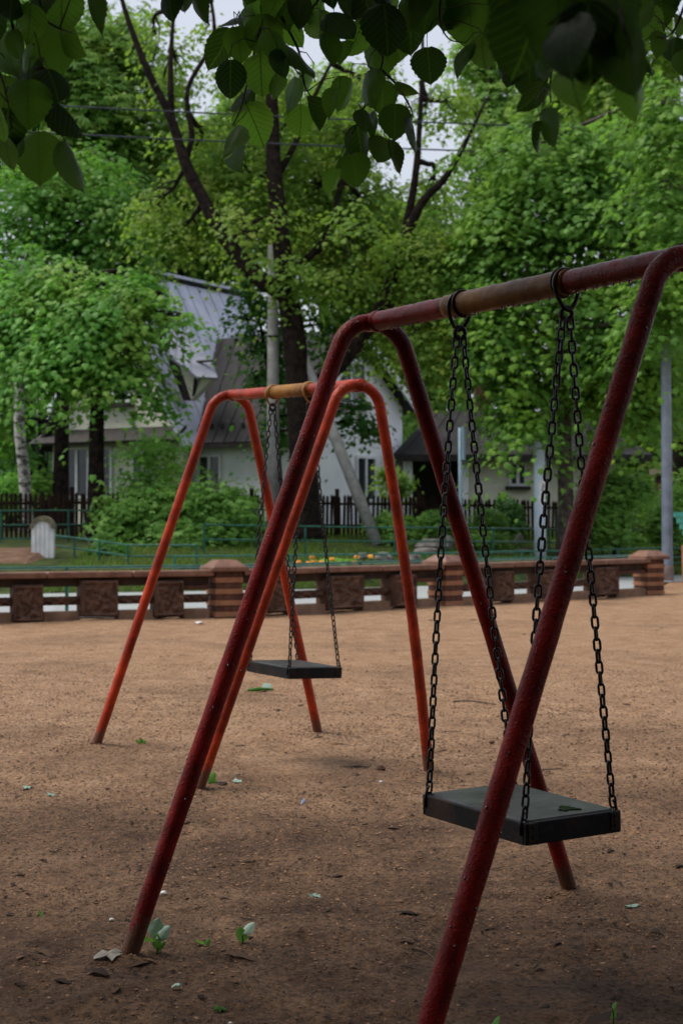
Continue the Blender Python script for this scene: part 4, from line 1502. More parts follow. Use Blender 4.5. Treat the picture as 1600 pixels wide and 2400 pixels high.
shrub('shrub', 'dark climbing bush growing over the pickets right of the sign post', 1190, 1155, 1240, 42.3,
      [B(1188, 1192, 42.3, 14, 26, 50), B(1200, 1222, 42.1, 16, 14, 26)], size=.12, mat='leaf_deep', spread=.15)
shrub('shrub', 'pale yellowish bush growing in front of the dark porch', 940, 1075, 1160, 47,
      [B(930, 1128, 47, 24, 24, 30), B(905, 1100, 47, 10, 20, 14)], size=.14, mat='leaf_yellow', spread=.2)
shrub('shrub', 'spreading green bush at the right edge behind the lamp post', 1590, 1100, 1260, 40,
      [B(1600, 1170, 40, 40, 60, 90), B(1530, 1200, 40, 30, 40, 40), B(1580, 1240, 40, 50, 30, 40)], size=.12, spread=.18)
shrub('shrub', 'dark green bushes under the birch at the far left', 30, 1080, 1200, 43.8,
      [B(10, 1135, 43.8, 36, 30, 50), B(92, 1125, 46, 12, 30, 24), B(-40, 1150, 43, 50, 50, 40)], size=.13, mat='leaf_mapleL', spread=.2)
shrub('shrub', 'dark low shrub against the green ramp railing left of the far swing', 255, 1255, 1320, 33.5,
      [B(262, 1292, 33.5, 40, 26, 50), B(235, 1240, 38, 30, 40, 40)], size=.10, mat='leaf_deep', spread=.15)
shrub('shrub', 'leafy ground plants between the railings right of the pale blue pole', 1450, 1240, 1330, 36.8,
      [B(1440, 1255, 39.5, 70, 14, 60), B(1130, 1260, 38, 60, 16, 60)], size=.09, spread=.15, stems=3)

# big-leaved plant with orange flowers below the large tree
def flowerbed():
    base = on_ground(790, 32.0)
    t = empty('leafy_plant', base, 'broad leaved bright green garden plant behind the wall, below the large tree', 'plant')
    n = 90
    pos = np.array([[base.x + rng.uniform(-.40, .40), base.y + rng.uniform(-.25, .25), base.z + rng.uniform(.0, .2)] for _ in range(n)])
    ang = nr.uniform(0, 2 * math.pi, n)
    tip = np.stack([np.cos(ang), np.sin(ang), nr.uniform(.3, 1.3, n)], -1)
    nrm = np.stack([-np.cos(ang) * .6, -np.sin(ang) * .6, np.ones(n)], -1)
    link('foliage', leaves_mesh('foliage', pos, nrm, tip, nr.uniform(.2, .36, n), nr.random(n), 'oval', M['leaf_shrub']), t, kind='stuff')
    fl_ = [(731, 1305), (735, 1316), (753, 1318), (778, 1311), (836, 1306), (868, 1304), (831, 1319), (700, 1318), (722, 1320)]
    labs = ['orange flower on a thin stem, upper bloom of the clump left of the leafy plant', 'orange flower close under the upper bloom left of the leafy plant', 'small orange flower at the left foot of the leafy plant', 'orange flower in front of the chain of the far swing',
            'orange flower just right of the leafy plant', 'large orange flower left of the red leg, rightmost in the bed', 'small low orange flower right of the leafy plant above the wall coping', 'orange flower at the left end of the bed beside the grey trunk', 'low orange flower between the trunk and the leafy plant']
    for (x, y), lb in zip(fl_, labs):
        d = 31.6
        p = P(x, y, d)
        g = Vector((p.x, p.y, gz(p.x, p.y)))
        f_ = empty('flower', g, lb, 'flower', 'orange flowers in the bed')
        MB().tube([g, p], .008, 5).build('stem', M['grass'], f_)
        m = MB()
        for k in range(6):
            a = k * math.pi / 3
            c = p + Vector((math.cos(a) * .032, math.sin(a) * .032, .0))
            m.ball(c, .036, (.75, .75, 1.1), 6, 4)
        m.build('petals', M['orange_petal'], f_, True)


flowerbed()

rk = [(1010, 1258, 37, .30, 'large brown rock below the round clipped shrub', (1.3, .8, .6)), (965, 1252, 37.5, .16, 'small brown rock left of the large brown rock', (1, .8, .8)), (1047, 1240, 37.5, .2, 'purplish rock partly behind the left front chain', (.9, .8, 1.1)),
      (900, 1300, 34, .17, 'flat pale rock beside the red leg in the flower bed', (1.3, .8, .8)), (970, 1298, 34, .15, 'white rounded rock right of the red leg of the far swing', (1.1, .8, .9)), (848, 1296, 34.2, .14, 'bluish flat stone left of the red leg', (1.3, .8, .7)),
      (1216, 1240, 40.5, .15, 'brown upright rock left of the pale blue pole', (.8, .8, 1.3)), (1228, 1262, 38.5, .16, 'flat pale stone in the grass left of the pale blue pole', (1.6, .8, .4)), (1112, 1228, 39.2, .14, 'small grey rock under the domed shrub', (1, .8, .9)),
      (1180, 1262, 37.5, .14, 'grey flat rock between the railings', (1.5, .8, .5)), (1000, 1275, 36, .2, 'dark low rock in front of the large brown rock', (1.6, .8, .5)), (1085, 1270, 36.5, .14, 'mossy rock at the foot of the sign post', (1.3, .8, .6))]
for x, y, d, r, lab, sq in rk:
    p = P(x, y, d)
    z = gz(p.x, p.y)
    tag(MB().ball((p.x, p.y, z + r * sq[2] * .55), r, sq, 9, 6, .16).build('rock', M['rock']), lab, 'rock', 'rocks in the flower bed')

# grass on the bank
n = 42000
gxs = nr.uniform(-8.5, 10.5, n)
gys = yfar(gxs) + .25 + nr.random(n) ** 1.3 * 13
zs = terr(gxs, gys) + fbm(gxs, gys, .7, 3, 2) * .06 * sm01((gys - yfar(gxs)) / 2)
patch = fbm(gxs, gys, .9, 3, 21)
ok = (patch > -.12) & ~((gxs < -5.6) & (gys < 37.5)) & ~((gxs < -3.5) & (gys > 35.5))
gxs, gys, zs, patch = gxs[ok], gys[ok], zs[ok], patch[ok]
n = len(gxs)
ang = nr.uniform(0, 2 * math.pi, n)
hgt = nr.uniform(.04, .13, n) * (1 + patch)
wd = .010 + .008 * nr.random(n)
lean = nr.normal(size=(n, 2)) * .045
b0 = np.stack([gxs - np.cos(ang) * wd, gys - np.sin(ang) * wd, zs - .01], -1)
b1_ = np.stack([gxs + np.cos(ang) * wd, gys + np.sin(ang) * wd, zs - .01], -1)
tp = np.stack([gxs + lean[:, 0], gys + lean[:, 1], zs + hgt], -1)
vsn = np.stack([b0, b1_, tp], 1).reshape(-1, 3)
fsn = np.arange(n * 3).reshape(-1, 3)
link('lawn_grass', np_mesh('lawn_grass', vsn, fsn, M['grass'], False, np.repeat(np.clip(.5 + patch + nr.normal(size=n) * .2, 0, 1), 3)), kind='stuff')

# ------------------------------------------------------------------ trees behind
def tpts(lst, d):
    out = []
    for i, (x, y) in enumerate(lst):
        if i == 0:
            g = on_ground(x, d)
            out.append(g - up * .1)
        else:
            out.append(P(x, y, d))
    return out


tree('maple_tree', 'large old dark-trunked forked maple with young yellowish leaves behind the swings, in the centre', 'tree', on_ground(720, 38.5),
     tpts([(720, 1275), (712, 1120), (702, 960), (690, 800), (670, 660), (656, 540), (642, 400), (638, 250), (622, 90)], 38.5), .38, .12,
     [B(560, 430, 40.4, 120, 100, 84), B(470, 330, 40.4, 90, 80, 34), B(740, 430, 40.2, 110, 100, 66), B(650, 300, 40.4, 100, 80, 44), B(850, 480, 40.6, 110, 110, 70), B(905, 620, 40.4, 100, 100, 75),
      B(810, 300, 40.4, 90, 80, 36), B(430, 530, 40, 70, 45, 28), B(590, 520, 37.5, 110, 110, 16), B(820, 560, 37.5, 110, 110, 16), B(700, 640, 37.6, 60, 50, 16), B(1000, 610, 38.5, 95, 105, 70), B(1015, 760, 38, 85, 105, 70), B(770, 620, 40, 85, 85, 56), B(880, 760, 40.6, 90, 80, 55), B(410, 130, 39, 40, 90, 14), B(600, 150, 39, 90, 80, 26), B(860, 180, 39, 90, 70, 22), B(1060, 240, 39.5, 45, 60, 12), B(1015, 420, 41, 55, 90, 16), B(1000, 250, 41, 40, 60, 8), B(360, 70, 40, 30, 60, 8), B(490, 60, 40, 20, 50, 5), B(370, 480, 40.5, 50, 50, 18)],
     'maple', 'leaf_yellow', 'bark', 40, .36, .26, .125,
     limbs=[(TP([(672, 690), (605, 650), (535, 570), (478, 470), (436, 385), (398, 270), (348, 170), (300, 45), (268, -70)], 38.0), .23, .04),
            (TP([(402, 285), (400, 150), (408, 20)], 38.3), .09, .04),
            (TP([(703, 960), (765, 885), (835, 805), (900, 705), (935, 600), (985, 480), (1040, 420), (1090, 335), (1140, 230)], 38.7), .25, .03),
            (TP([(940, 590), (972, 420), (984, 270), (990, 120), (985, 0)], 38.9), .11, .02),
            (TP([(430, 372), (450, 320), (440, 210), (500, 90), (490, -30)], 38.2), .08, .04),
            (TP([(645, 420), (690, 340), (735, 230), (790, 120)], 38.8), .09, .04),
            (TP([(668, 650), (760, 560), (800, 430), (830, 330)], 39), .10, .04)], twigs=9)
tree('maple_tree', 'small dark leaved maple sapling between the concrete utility pole and the forked tree', 'tree', on_ground(665, 40.0),
     tpts([(665, 1270), (650, 1050), (630, 880), (610, 760)], 40.0), .09, .04,
     [B(598, 715, 39.8, 34, 44, 26), B(585, 665, 40, 22, 20, 8), B(555, 745, 39.9, 14, 20, 4), B(598, 800, 40, 14, 34, 7), B(660, 820, 40.2, 55, 80, 46), B(600, 880, 40.1, 16, 40, 8), B(780, 760, 41, 70, 80, 44), B(690, 930, 40.9, 45, 70, 32), B(645, 1000, 40.9, 35, 50, 20), B(820, 960, 40, 38, 40, 16), B(862, 985, 40, 30, 30, 9)],
     'maple', 'leaf_deep', 'bark', 22, .26, .4, .135, twigs=6)
tree('maple_tree', 'broad bright green maple with a straight grey trunk right of the pale blue pole', 'tree', on_ground(1326, 38),
     tpts([(1326, 1270), (1324, 1120), (1320, 950), (1312, 750), (1302, 520), (1290, 280)], 38), .215, .08,
     [B(1300, 470, 38, 170, 120, 74), B(1180, 560, 37.6, 100, 110, 49), B(1420, 540, 37.6, 140, 130, 68), B(1250, 720, 37, 140, 130, 74), B(1420, 760, 37, 140, 150, 80), B(1165, 795, 37, 50, 80, 43),
      B(1215, 915, 36.8, 42, 56, 33), B(1150, 705, 37.6, 35, 85, 37), B(1545, 810, 37, 60, 110, 43), B(1400, 880, 37.6, 110, 70, 43), B(1250, 350, 38, 140, 90, 43), B(1420, 350, 38, 140, 90, 43), B(1560, 620, 37.5, 80, 130, 43), B(1235, 990, 36.0, 26, 26, 11), B(1125, 590, 38, 35, 80, 18), B(1500, 930, 37, 60, 50, 24), B(1570, 650, 33.9, 55, 90, 37), B(1575, 420, 34, 60, 120, 28), B(1560, 240, 34.2, 70, 90, 18), B(1520, 750, 34.6, 40, 60, 18)],
     'maple', 'leaf_maple', 'bark_g', 46, .42, .15, .168, shell=.72, twigs=7)
tree('maple_tree', 'layered pale green maple with a dark trunk in front of the left gable', 'tree', on_ground(226, 37.6),
     tpts([(226, 1250), (226, 1080), (229, 930), (236, 780), (250, 640)], 37.6), .225, .1,
     [B(235, 760, 37.2, 140, 70, 56), B(140, 825, 37.4, 85, 65, 40), B(315, 700, 37, 55, 36, 18), B(440, 740, 36.8, 30, 14, 3), B(285, 855, 37.2, 75, 42, 26), B(380, 935, 37, 18, 18, 4), B(100, 735, 37.8, 70, 55, 24), B(225, 665, 37.5, 100, 36, 24), B(55, 800, 38, 40, 40, 10), B(295, 800, 37, 36, 40, 11), B(385, 690, 36.9, 20, 12, 2), B(10, 740, 38, 60, 70, 22), B(150, 640, 38.4, 80, 40, 22), B(300, 640, 38, 50, 25, 10), B(60, 650, 38.6, 60, 50, 18)],
          'maple', 'leaf_mapleL', 'bark', 48, .42, .13, .16, shell=.7, twigs=7)
tree('maple_tree', 'dense green tree rising behind the layered pale maple at the left edge', 'tree', on_ground(140, 46),
     tpts([(140, 1240), (146, 1000), (150, 760), (140, 480)], 46), .26, .1,
     [B(90, 560, 46, 150, 120, 90), B(60, 430, 46, 120, 100, 60), B(240, 520, 46, 110, 110, 60), B(200, 410, 46.5, 110, 80, 44), B(300, 610, 46, 60, 60, 26), B(10, 690, 46, 90, 100, 54), B(5, 985, 47, 36, 60, 18), B(170, 700, 47, 120, 80, 40), B(-20, 830, 47, 40, 80, 24)],
     'maple', 'leaf_mid', 'bark', 40, .44, .2, .175, twigs=6)
t = tree('birch_tree', 'slender white birch with black marks behind the picket fence at the far left', 'tree', on_ground(62, 41.5),
         tpts([(64, 1240), (58, 1120), (46, 1000), (47, 880), (42, 780), (44, 700)], 41.5), .17, .11,
         [B(5, 900, 42.4, 26, 50, 10), B(100, 940, 42.6, 12, 30, 5), B(60, 620, 41.5, 80, 60, 20)],
         'clump', 'leaf_mapleL', 'birch', 14, .26, .4, .14, twigs=4)
tree('maple_tree', 'dark trunked tree at the right edge behind the lamp post with high yellowish leaves', 'tree', on_ground(1597, 46.5),
     tpts([(1597, 1250), (1594, 1000), (1588, 700), (1570, 380), (1560, 150)], 46.5), .30, .12,
     [B(1565, 340, 44, 110, 120, 60), B(1480, 210, 44, 120, 100, 50), B(1600, 480, 44, 90, 110, 50), B(1550, 100, 44, 120, 90, 40), B(1400, 190, 44.5, 100, 70, 34), B(1590, 900, 45, 60, 100, 30)],
     'maple', 'leaf_yellow', 'bark', 24, .42, .4, .21, twigs=6)

far = [
    (230, 66, [(230, 240, 130, 140), (330, 330, 105, 100), (190, 110, 120, 100), (300, 450, 90, 90), (300, 60, 50, 70), (365, 190, 45, 60)], 'tall mid green tree behind the overhead cables at the upper left', 'leaf_far'),
    (60, 70, [(50, 190, 120, 150), (40, 50, 120, 110), (70, 330, 100, 100)], 'tall tree behind the hanging linden leaves at the far upper left', 'leaf_mapleL'),
    (420, 72, [(430, 400, 100, 100), (400, 540, 110, 90), (500, 560, 90, 80), (330, 590, 90, 60)], 'round yellowish tree rising above the ridge of the pale metal roof', 'leaf_far'),
    (580, 70, [(570, 320, 90, 110), (620, 480, 90, 100), (600, 210, 70, 70)], 'hazy light tree behind the middle of the forked maple', 'leaf_far'),
    (760, 74, [(770, 300, 90, 110), (740, 520, 100, 120), (850, 560, 90, 100), (780, 190, 80, 60)], 'slim pale tree behind the right fork of the old maple', 'leaf_far'),
    (920, 68, [(920, 640, 110, 110), (880, 780, 100, 90), (1000, 800, 100, 100), (960, 900, 90, 50), (905, 480, 60, 60), (1010, 520, 60, 60)], 'spreading tree right behind the white gable of the house', 'leaf_far'),
    (1130, 72, [(1150, 420, 80, 90), (1120, 600, 100, 100), (1180, 250, 90, 90), (1130, 760, 90, 100), (1140, 120, 80, 70)], 'yellow green tree left behind the broad bright maple', 'leaf_far'),
    (1330, 70, [(1350, 200, 120, 110), (1290, 330, 110, 100), (1420, 320, 110, 100)], 'tree showing above the broad bright maple', 'leaf_far'),
    (1480, 64, [(1450, 1010, 110, 70), (1540, 980, 90, 90), (1400, 940, 90, 80), (1500, 880, 90, 80)], 'mid green tree behind the right end of the annex roof', 'leaf_far'),
    (100, 68, [(90, 760, 130, 110), (10, 950, 60, 90), (220, 700, 110, 80)], 'shadowy tree behind the birch on the far left', 'leaf_deep'),
]
for x, d, bl, lab, mt in far:
    g = on_ground(x, d)
    top = min(b[1] for b in bl)
    tree('far_tree', lab, 'tree', g, [g - up * .1, P(x, (1215 + top) / 2, d), P(bl[0][0], top + 30, d)], .3, .08,
         [B(a, b_, d + rng.uniform(-1.5, 1.5), rx, ry, int(rx * ry / 95)) for a, b_, rx, ry in bl],
         'clump', mt, 'bark', 26, .62, .36, .32, twigs=4, group='trees beyond the house', seg=8)

# far wood closing the view behind everything
n = 16000
wx = nr.uniform(-46, 46, n)
wy = nr.uniform(96, 108, n)
wz = 1.0 + nr.random(n) * (7.2 + 2.2 * np.sin(wx * .35) + 1.3 * np.sin(wx * .9 + 1))
pos = np.stack([wx, wy, wz], -1)
nrm = np.stack([nr.normal(size=n) * .5, -np.ones(n) * .7, np.ones(n)], -1)
tip = unit(n) + np.array([0, 0, -.5])
link('far_wood', leaves_mesh('far_wood', pos, nrm, tip, nr.uniform(.5, 1.1, n), nr.random(n), 'clump', M['leaf_deep']), kind='stuff')

# ------------------------------------------------------------------ linden overhead: its hanging leaves frame the top, its crown shades the near swing
def linden_leaf(name, fold, curl, curlx, mat, seed, hole=False):
    rg = random.Random(seed)
    T = 18
    rows = []
    v, f = [], []
    cols = (-1, -.82, -.5, 0, .5, .82, 1)
    for i in range(T + 1):
        t = i / T
        w = (.42 + .03 * math.sin(seed)) * math.sin(math.pi * min(1, t / .94) ** .70) ** .72 if 0 < t < .9 else 0
        w = max(w, .030 * (1 - t) + .006) if t > .05 else .10 + w * .4
        if t > .84:
            w = min(w, max(.008, .14 * (1 - t) / .16 * (1 - t) / .16 + .012))
        for c in cols:
            ser = 1 + (.045 if (i % 2) else -.02) * (abs(c) == 1) * (.1 < t < .88) + rg.uniform(-.012, .012)
            x = w * c * ser
            z = .5 - t - .10 * (abs(c) ** 1.5) * (t - .25) * -1 * (t < .25) + (.045 * abs(c) if t < .12 else 0)
            y = fold * abs(x) + curl * (t - .3) ** 2 + curlx * x * x * 2 + .012 * math.sin(9 * t + 5 * c) + rg.uniform(-.006, .006)
            if t > .86:
                y += curl * .3 * (t - .86)
            v.append((x, y, z))
    k = len(cols)
    for i in range(T):
        for j in range(k - 1):
            if hole and 6 <= i <= 8 and j in (3,):
                continue
            f.append((i * k + j, i * k + j + 1, (i + 1) * k + j + 1, (i + 1) * k + j))
    mb = MB().add(v, f)
    mb.tube([(0, .0, .49), (0, .015, .60), (.01, .05, .74), (.03, .08, .9)], [.011, .010, .010, .012], 5)
    return mb.mesh(name, mat, True)


LV = [linden_leaf('leaf', .12, .10, 0, M['leaf_linden'], 1), linden_leaf('leaf', .30, .22, .1, M['leaf_linden'], 2), linden_leaf('leaf', -.18, .35, .2, M['leaf_linden'], 3),
      linden_leaf('leaf', .45, -.15, -.2, M['leaf_linden'], 4), linden_leaf('leaf', .08, .28, .35, M['leaf_linden'], 5), linden_leaf('leaf', .7, .3, .2, M['leaf_linden'], 6), linden_leaf('leaf', .2, .2, .1, M['leaf_linden'], 7, True)]
lbase = Vector((3.4, -2.2, 0))
linden = empty('linden_tree', lbase, 'linden tree whose dark heart-shaped leaves hang into the top of the view', 'tree')
MB().tube(smooth_line([lbase - up * .1, lbase + Vector((-.1, .05, 1.6)), lbase + Vector((-.3, .3, 3.4)), lbase + Vector((-.6, .8, 5.2)), lbase + Vector((-.9, 1.2, 7.5))], 5), [.36 - .011 * i for i in range(21)], 14).build('trunk', M['bark_g'], linden, True)

tw_defs = [  # (depth, twig polyline in photo pixels)
    (3.3, [(-60, -240), (-10, -110), (22, 20), (36, 90), (55, 150), (85, 185), (108, 225), (126, 250)]),
    (3.3, [(22, 20), (60, 22), (130, 62), (170, 78)]),
    (3.25, [(85, 160), (110, 165), (150, 215)]),
    (3.35, [(-80, 20), (-30, 90), (10, 200), (30, 300)]),
    (4.1, [(860, -260), (790, -90), (730, 20), (660, 40), (610, 66), (580, 74), (556, 90)]),
    (4.1, [(660, 40), (700, 120), (712, 195), (735, 235)]),
    (4.1, [(610, 66), (590, 150), (565, 250), (545, 295)]),
    (4.15, [(960, -260), (930, -60), (900, 60), (895, 150), (872, 200), (845, 270), (826, 310)]),
    (4.15, [(895, 165), (930, 200), (960, 250), (968, 275)]),
    (3.9, [(420, -200), (415, -90), (410, -30)]),
    (4.0, [(1060, -200), (1040, -60), (1030, 40), (1050, 90), (1090, 100)]),
    (2.1, [(1420, -420), (1400, -160), (1380, -40), (1330, 20), (1280, 60)]),
    (2.1, [(1400, -160), (1440, -20), (1460, 60), (1480, 120)]),
    (3.0, [(1330, -200), (1310, -20), (1298, 120), (1288, 200), (1290, 240)]),
    (3.2, [(1640, -100), (1600, 20), (1575, 75), (1550, 92)]),
]
tw_pts = []
for d, q in tw_defs:
    pts = smooth_line([P(x, y, d + rng.uniform(-.05, .05)) for x, y in q], 5)
    n = len(pts)
    MB().tube(pts, [.0042 - .0028 * i / (n - 1) for i in range(n)], 6).build('twig', M['twig'], linden, True)
    tw_pts += pts
# boughs from the trunk to where the twigs begin
for d, q in tw_defs:
    if q[0][1] <= -200:
        a = lbase + Vector((-.45, .5, 4.2))
        b = P(q[0][0], q[0][1], d)
        mdp = a.lerp(b, .55) + up * .5
        MB().tube(smooth_line([a, mdp, b], 6), [.05 - .0036 * i for i in range(13)], 7).build('bough', M['bark_g'], linden, True)

lf = [  # x, y, length, facing, tilt
    (69, 61, 95, .9, -10), (145, 30, 125, 1, 0), (213, 38, 100, .35, 14), (25, 20, 80, .8, 0), (20, 125, 120, .8, 10), (47, 108, 70, .45, 10), (130, 118, 125, .95, 15), (66, 185, 90, .8, -5),
    (128, 200, 95, .9, 22), (66, 250, 115, 1, -4), (168, 270, 115, .38, 48), (12, 225, 125, .9, 5), (18, 310, 105, .85, -10), (92, 372, 130, 1, 3), (42, 345, 62, .5, -10), (182, 392, 125, .45, 24), (18, 365, 85, .8, 0),
    (-20, 60, 110, .9, 0), (-15, 400, 60, .6, 0), (100, 10, 90, .8, -20), (170, 105, 90, .5, 35), (30, 190, 90, .6, 5), (5, 290, 90, .6, 20), (60, 140, 70, .7, -15),
    (398, 15, 74, .9, 4), (466, 18, 84, .55, 20), (432, 0, 70, .8, 10),
    (540, 50, 64, .6, -72), (515, 122, 108, .55, -32), (562, 108, 84, .95, 10), (540, 190, 95, 1, 0), (612, 182, 104, .9, 2), (622, 92, 108, .95, 8), (662, 18, 112, .9, 10), (702, 132, 145, .5, 44), (692, 80, 74, .9, 40),
    (660, 152, 74, .8, 10), (645, 205, 66, .8, -5), (558, 226, 86, .4, -58), (682, 226, 84, .65, -18), (705, 285, 76, .9, 0), (728, 272, 84, .35, 16), (600, 296, 104, 1, 24), (530, 330, 96, .4, -26), (552, 366, 86, .7, 8),
    (750, 62, 96, 1, 0), (735, 18, 100, .9, 0), (800, 62, 96, .9, 44), (840, 96, 96, .55, -36), (906, 72, 124, .95, 5), (882, 146, 96, .9, -4), (962, 82, 104, .9, 8), (930, 112, 86, .8, -10), (815, 132, 66, .3, -32),
    (808, 226, 82, .55, -16), (865, 210, 104, .6, 4), (896, 232, 80, .95, 0), (856, 282, 66, .9, 10), (925, 290, 84, 1, 0), (972, 318, 86, .45, 12), (845, 342, 90, .85, 8), (892, 352, 76, .9, -12), (920, 372, 84, .42, 12),
    (808, 356, 76, .4, -42), (832, 404, 82, 1, 12), (782, 430, 66, .6, -18), (960, 200, 64, .4, 62), (788, 248, 74, .4, -12), (640, 20, 90, .7, -30), (590, 20, 80, .7, 10), (700, 30, 90, .8, -15), (770, 120, 80, .8, 10), (580, 60, 80, .7, -10), (650, 110, 90, .8, 20), (720, 190, 66, .5, -20), (870, 300, 70, .5, -10),
    (1005, 156, 96, 1, 4), (1082, 142, 86, .55, -30), (1132, 132, 86, .95, 4), (1102, 50, 150, .95, 8), (1162, 92, 84, .9, 0), (1000, 30, 116, .9, 0), (1050, 20, 120, .9, -10), (862, 20, 104, .9, 10), (960, 20, 100, .8, -6), (905, 10, 110, .9, 4), (820, 15, 90, .8, -10),
    (1190, 150, 120, .8, -12), (1232, 105, 205, .85, -14), (1302, 60, 205, .95, -4), (1382, 115, 195, 1, 6), (1466, 140, 195, .9, 8), (1492, 225, 140, .8, 18), (1342, 200, 130, .9, 4), (1245, 232, 96, .55, -36), (1285, 306, 104, .5, 22), (1262, 328, 80, .5, -10),
    (1272, 165, 66, .8, 10), (1522, 60, 84, .7, 38), (1542, 106, 62, .9, 0), (1575, 116, 62, .9, -10), (1592, 62, 56, .8, 0), (1200, 20, 140, .9, 4), (1402, 20, 190, .9, -10), (1550, 20, 96, .9, 14), (1240, 190, 96, .85, 0), (1330, 110, 170, .8, -6), (1430, 60, 180, .8, 14), (1260, 30, 170, .9, 4), (1165, 40, 130, .8, -12), (1500, 20, 110, .8, 4), (1350, 20, 180, .85, 5), (1520, 150, 70, .6, 20), (1596, 150, 60, .8, 8),
]
for x in range(-40, 1640, 58):        # the leaves above that only reach the frame with their tips
    if 215 < x < 560 and not 370 < x < 470:
        continue
    for yy in (-30, -80):
        lf.append((x + rng.uniform(-20, 20), yy + rng.uniform(-20, 14), rng.uniform(80, 110) * (1.7 if 1180 < x < 1480 else 1), rng.uniform(.6, 1), rng.uniform(-25, 25)))
for i, (x, y, L, fc, tl) in enumerate(lf):
    if x < 300: d = 3.3
    elif x < 480: d = 3.9
    elif x < 1180: d = 4.1
    elif L > 125: d = 2.2
    elif x > 1500: d = 3.3
    else: d = 3.0
    d += rng.uniform(-.14, .14)
    sz = L * d / F * 1.06
    spin = math.acos(min(1, fc)) * rng.choice((-1, 1)) + rng.uniform(-.12, .12)
    pitch = rng.uniform(-.5, .6)
    p = P(x, y, d)
    m4 = Matrix.Translation(p) @ Matrix.Rotation(-R(tl), 4, 'Y') @ Matrix.Rotation(pitch, 4, 'X') @ Matrix.Rotation(spin, 4, 'Z') @ Matrix.Diagonal((sz * rng.uniform(.92, 1.08), sz, sz, 1))
    me = LV[6] if (x, y) == (972, 318) else (LV[5] if fc < .42 else LV[rng.randrange(0, 5)])
    link('leaf', me, linden, m4)
    e = m4 @ Vector((.03, .08, .9))
    q = min(tw_pts, key=lambda w: (w - e).length)
    if y > -10 and (q - e).length < .32:
        MB().tube([e, e.lerp(q, .5) + up * .012, q], [.0011, .0014, .0018], 5).build('leaf_stalk', M['twig'], linden)

# the crown above the frame
n = 95000
ox, oy = nr.uniform(-8.5, 10.5, n), nr.uniform(-9.5, 6.0, n)
ctr = fbm(ox, oy, .8, 3, 31)
zmin = np.maximum(CAMH + .335 * np.maximum(oy, 0) + .35 + .12 * np.abs(ox) * 0, 2.9)
oz = zmin + nr.random(n) ** 1.2 * 3.4
ok = (ctr > -.26) & (((ox - 1.0) / 9.4) ** 2 + ((oy + 1.8) / 7.5) ** 2 < 1)
ox, oy, oz = ox[ok], oy[ok], oz[ok]
n = len(ox)
nrm = np.array([0, 0, 1.0]) + nr.normal(size=(n, 3)) * .5
tip = unit(n) + np.array([0, 0, -.7])
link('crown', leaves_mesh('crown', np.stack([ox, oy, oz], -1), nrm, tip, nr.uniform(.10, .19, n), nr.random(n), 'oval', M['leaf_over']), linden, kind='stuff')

# the row of park trees behind the photographer
n = 30000
wx, wy = nr.uniform(-24, 24, n), nr.uniform(-16, -10.5, n)
wz = .6 + nr.random(n) * (8.5 + 1.6 * np.sin(wx * .6))
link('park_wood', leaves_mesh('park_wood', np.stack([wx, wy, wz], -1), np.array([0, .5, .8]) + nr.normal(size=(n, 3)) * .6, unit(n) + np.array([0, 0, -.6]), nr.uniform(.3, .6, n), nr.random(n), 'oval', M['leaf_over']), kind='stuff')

# ------------------------------------------------------------------ small things on the sand
def at_px(px, py):
    """Point of the sand seen at photo pixel (px, py)."""
    d = CAMH * F / (py - HY)
    x = (px - CX) * d / F
    return Vector((x, d, gz(x, d)))


n = 120000
dd = 3.6 * (15.0 / 3.6) ** (nr.random(n) ** 1.25)
xx = nr.uniform(-1, 1, n) * (.26 * dd + .6)
dens = fbm(xx, dd, 1.6, 3, 41)
ok = dens > nr.uniform(-.42, .22, n)
xx, dd = xx[ok], dd[ok]
n = len(xx)
fxs = np.concatenate([nr.normal(size=170) * .10 + f[0] for f in FEET])
fys = np.concatenate([nr.normal(size=170) * .10 + f[1] for f in FEET])
xx, dd = np.concatenate([xx, fxs]), np.concatenate([dd, fys])
n = len(xx)
hz = sand_h(xx, dd)
sz = np.exp(nr.normal(size=n) * .45) * .0031 * np.clip(dd / 6, .75, 1.6)
sz = np.minimum(sz, .0085)
tv = np.array([(1, 0, 0), (0, 1, 0), (-1, 0, 0), (0, -1, 0), (0, 0, .8), (0, 0, -.5)], float)
tf = np.array([(0, 1, 4), (1, 2, 4), (2, 3, 4), (3, 0, 4)])
a = nr.uniform(0, 6.28, n)
ca, sa = np.cos(a), np.sin(a)
vv_ = tv[None] * sz[:, None, None] * nr.uniform(.6, 1.4, (n, 6, 1)) * np.stack([nr.uniform(.7, 1.6, n), nr.uniform(.7, 1.3, n), nr.uniform(.6, 1.2, n)], -1)[:, None, :]
vx = vv_[..., 0] * ca[:, None] - vv_[..., 1] * sa[:, None] + xx[:, None]
vy = vv_[..., 0] * sa[:, None] + vv_[..., 1] * ca[:, None] + dd[:, None]
vz = vv_[..., 2] + hz[:, None] + .001
ff = tf[None] + (np.arange(n) * 6)[:, None, None]
link('soil_crumbs', np_mesh('soil_crumbs', np.stack([vx, vy, vz], -1).reshape(-1, 3), ff.reshape(-1, 3), M['clod'], False, np.repeat(np.clip(nr.normal(size=n) * .3 + .4, 0, 1), 6)), kind='stuff')

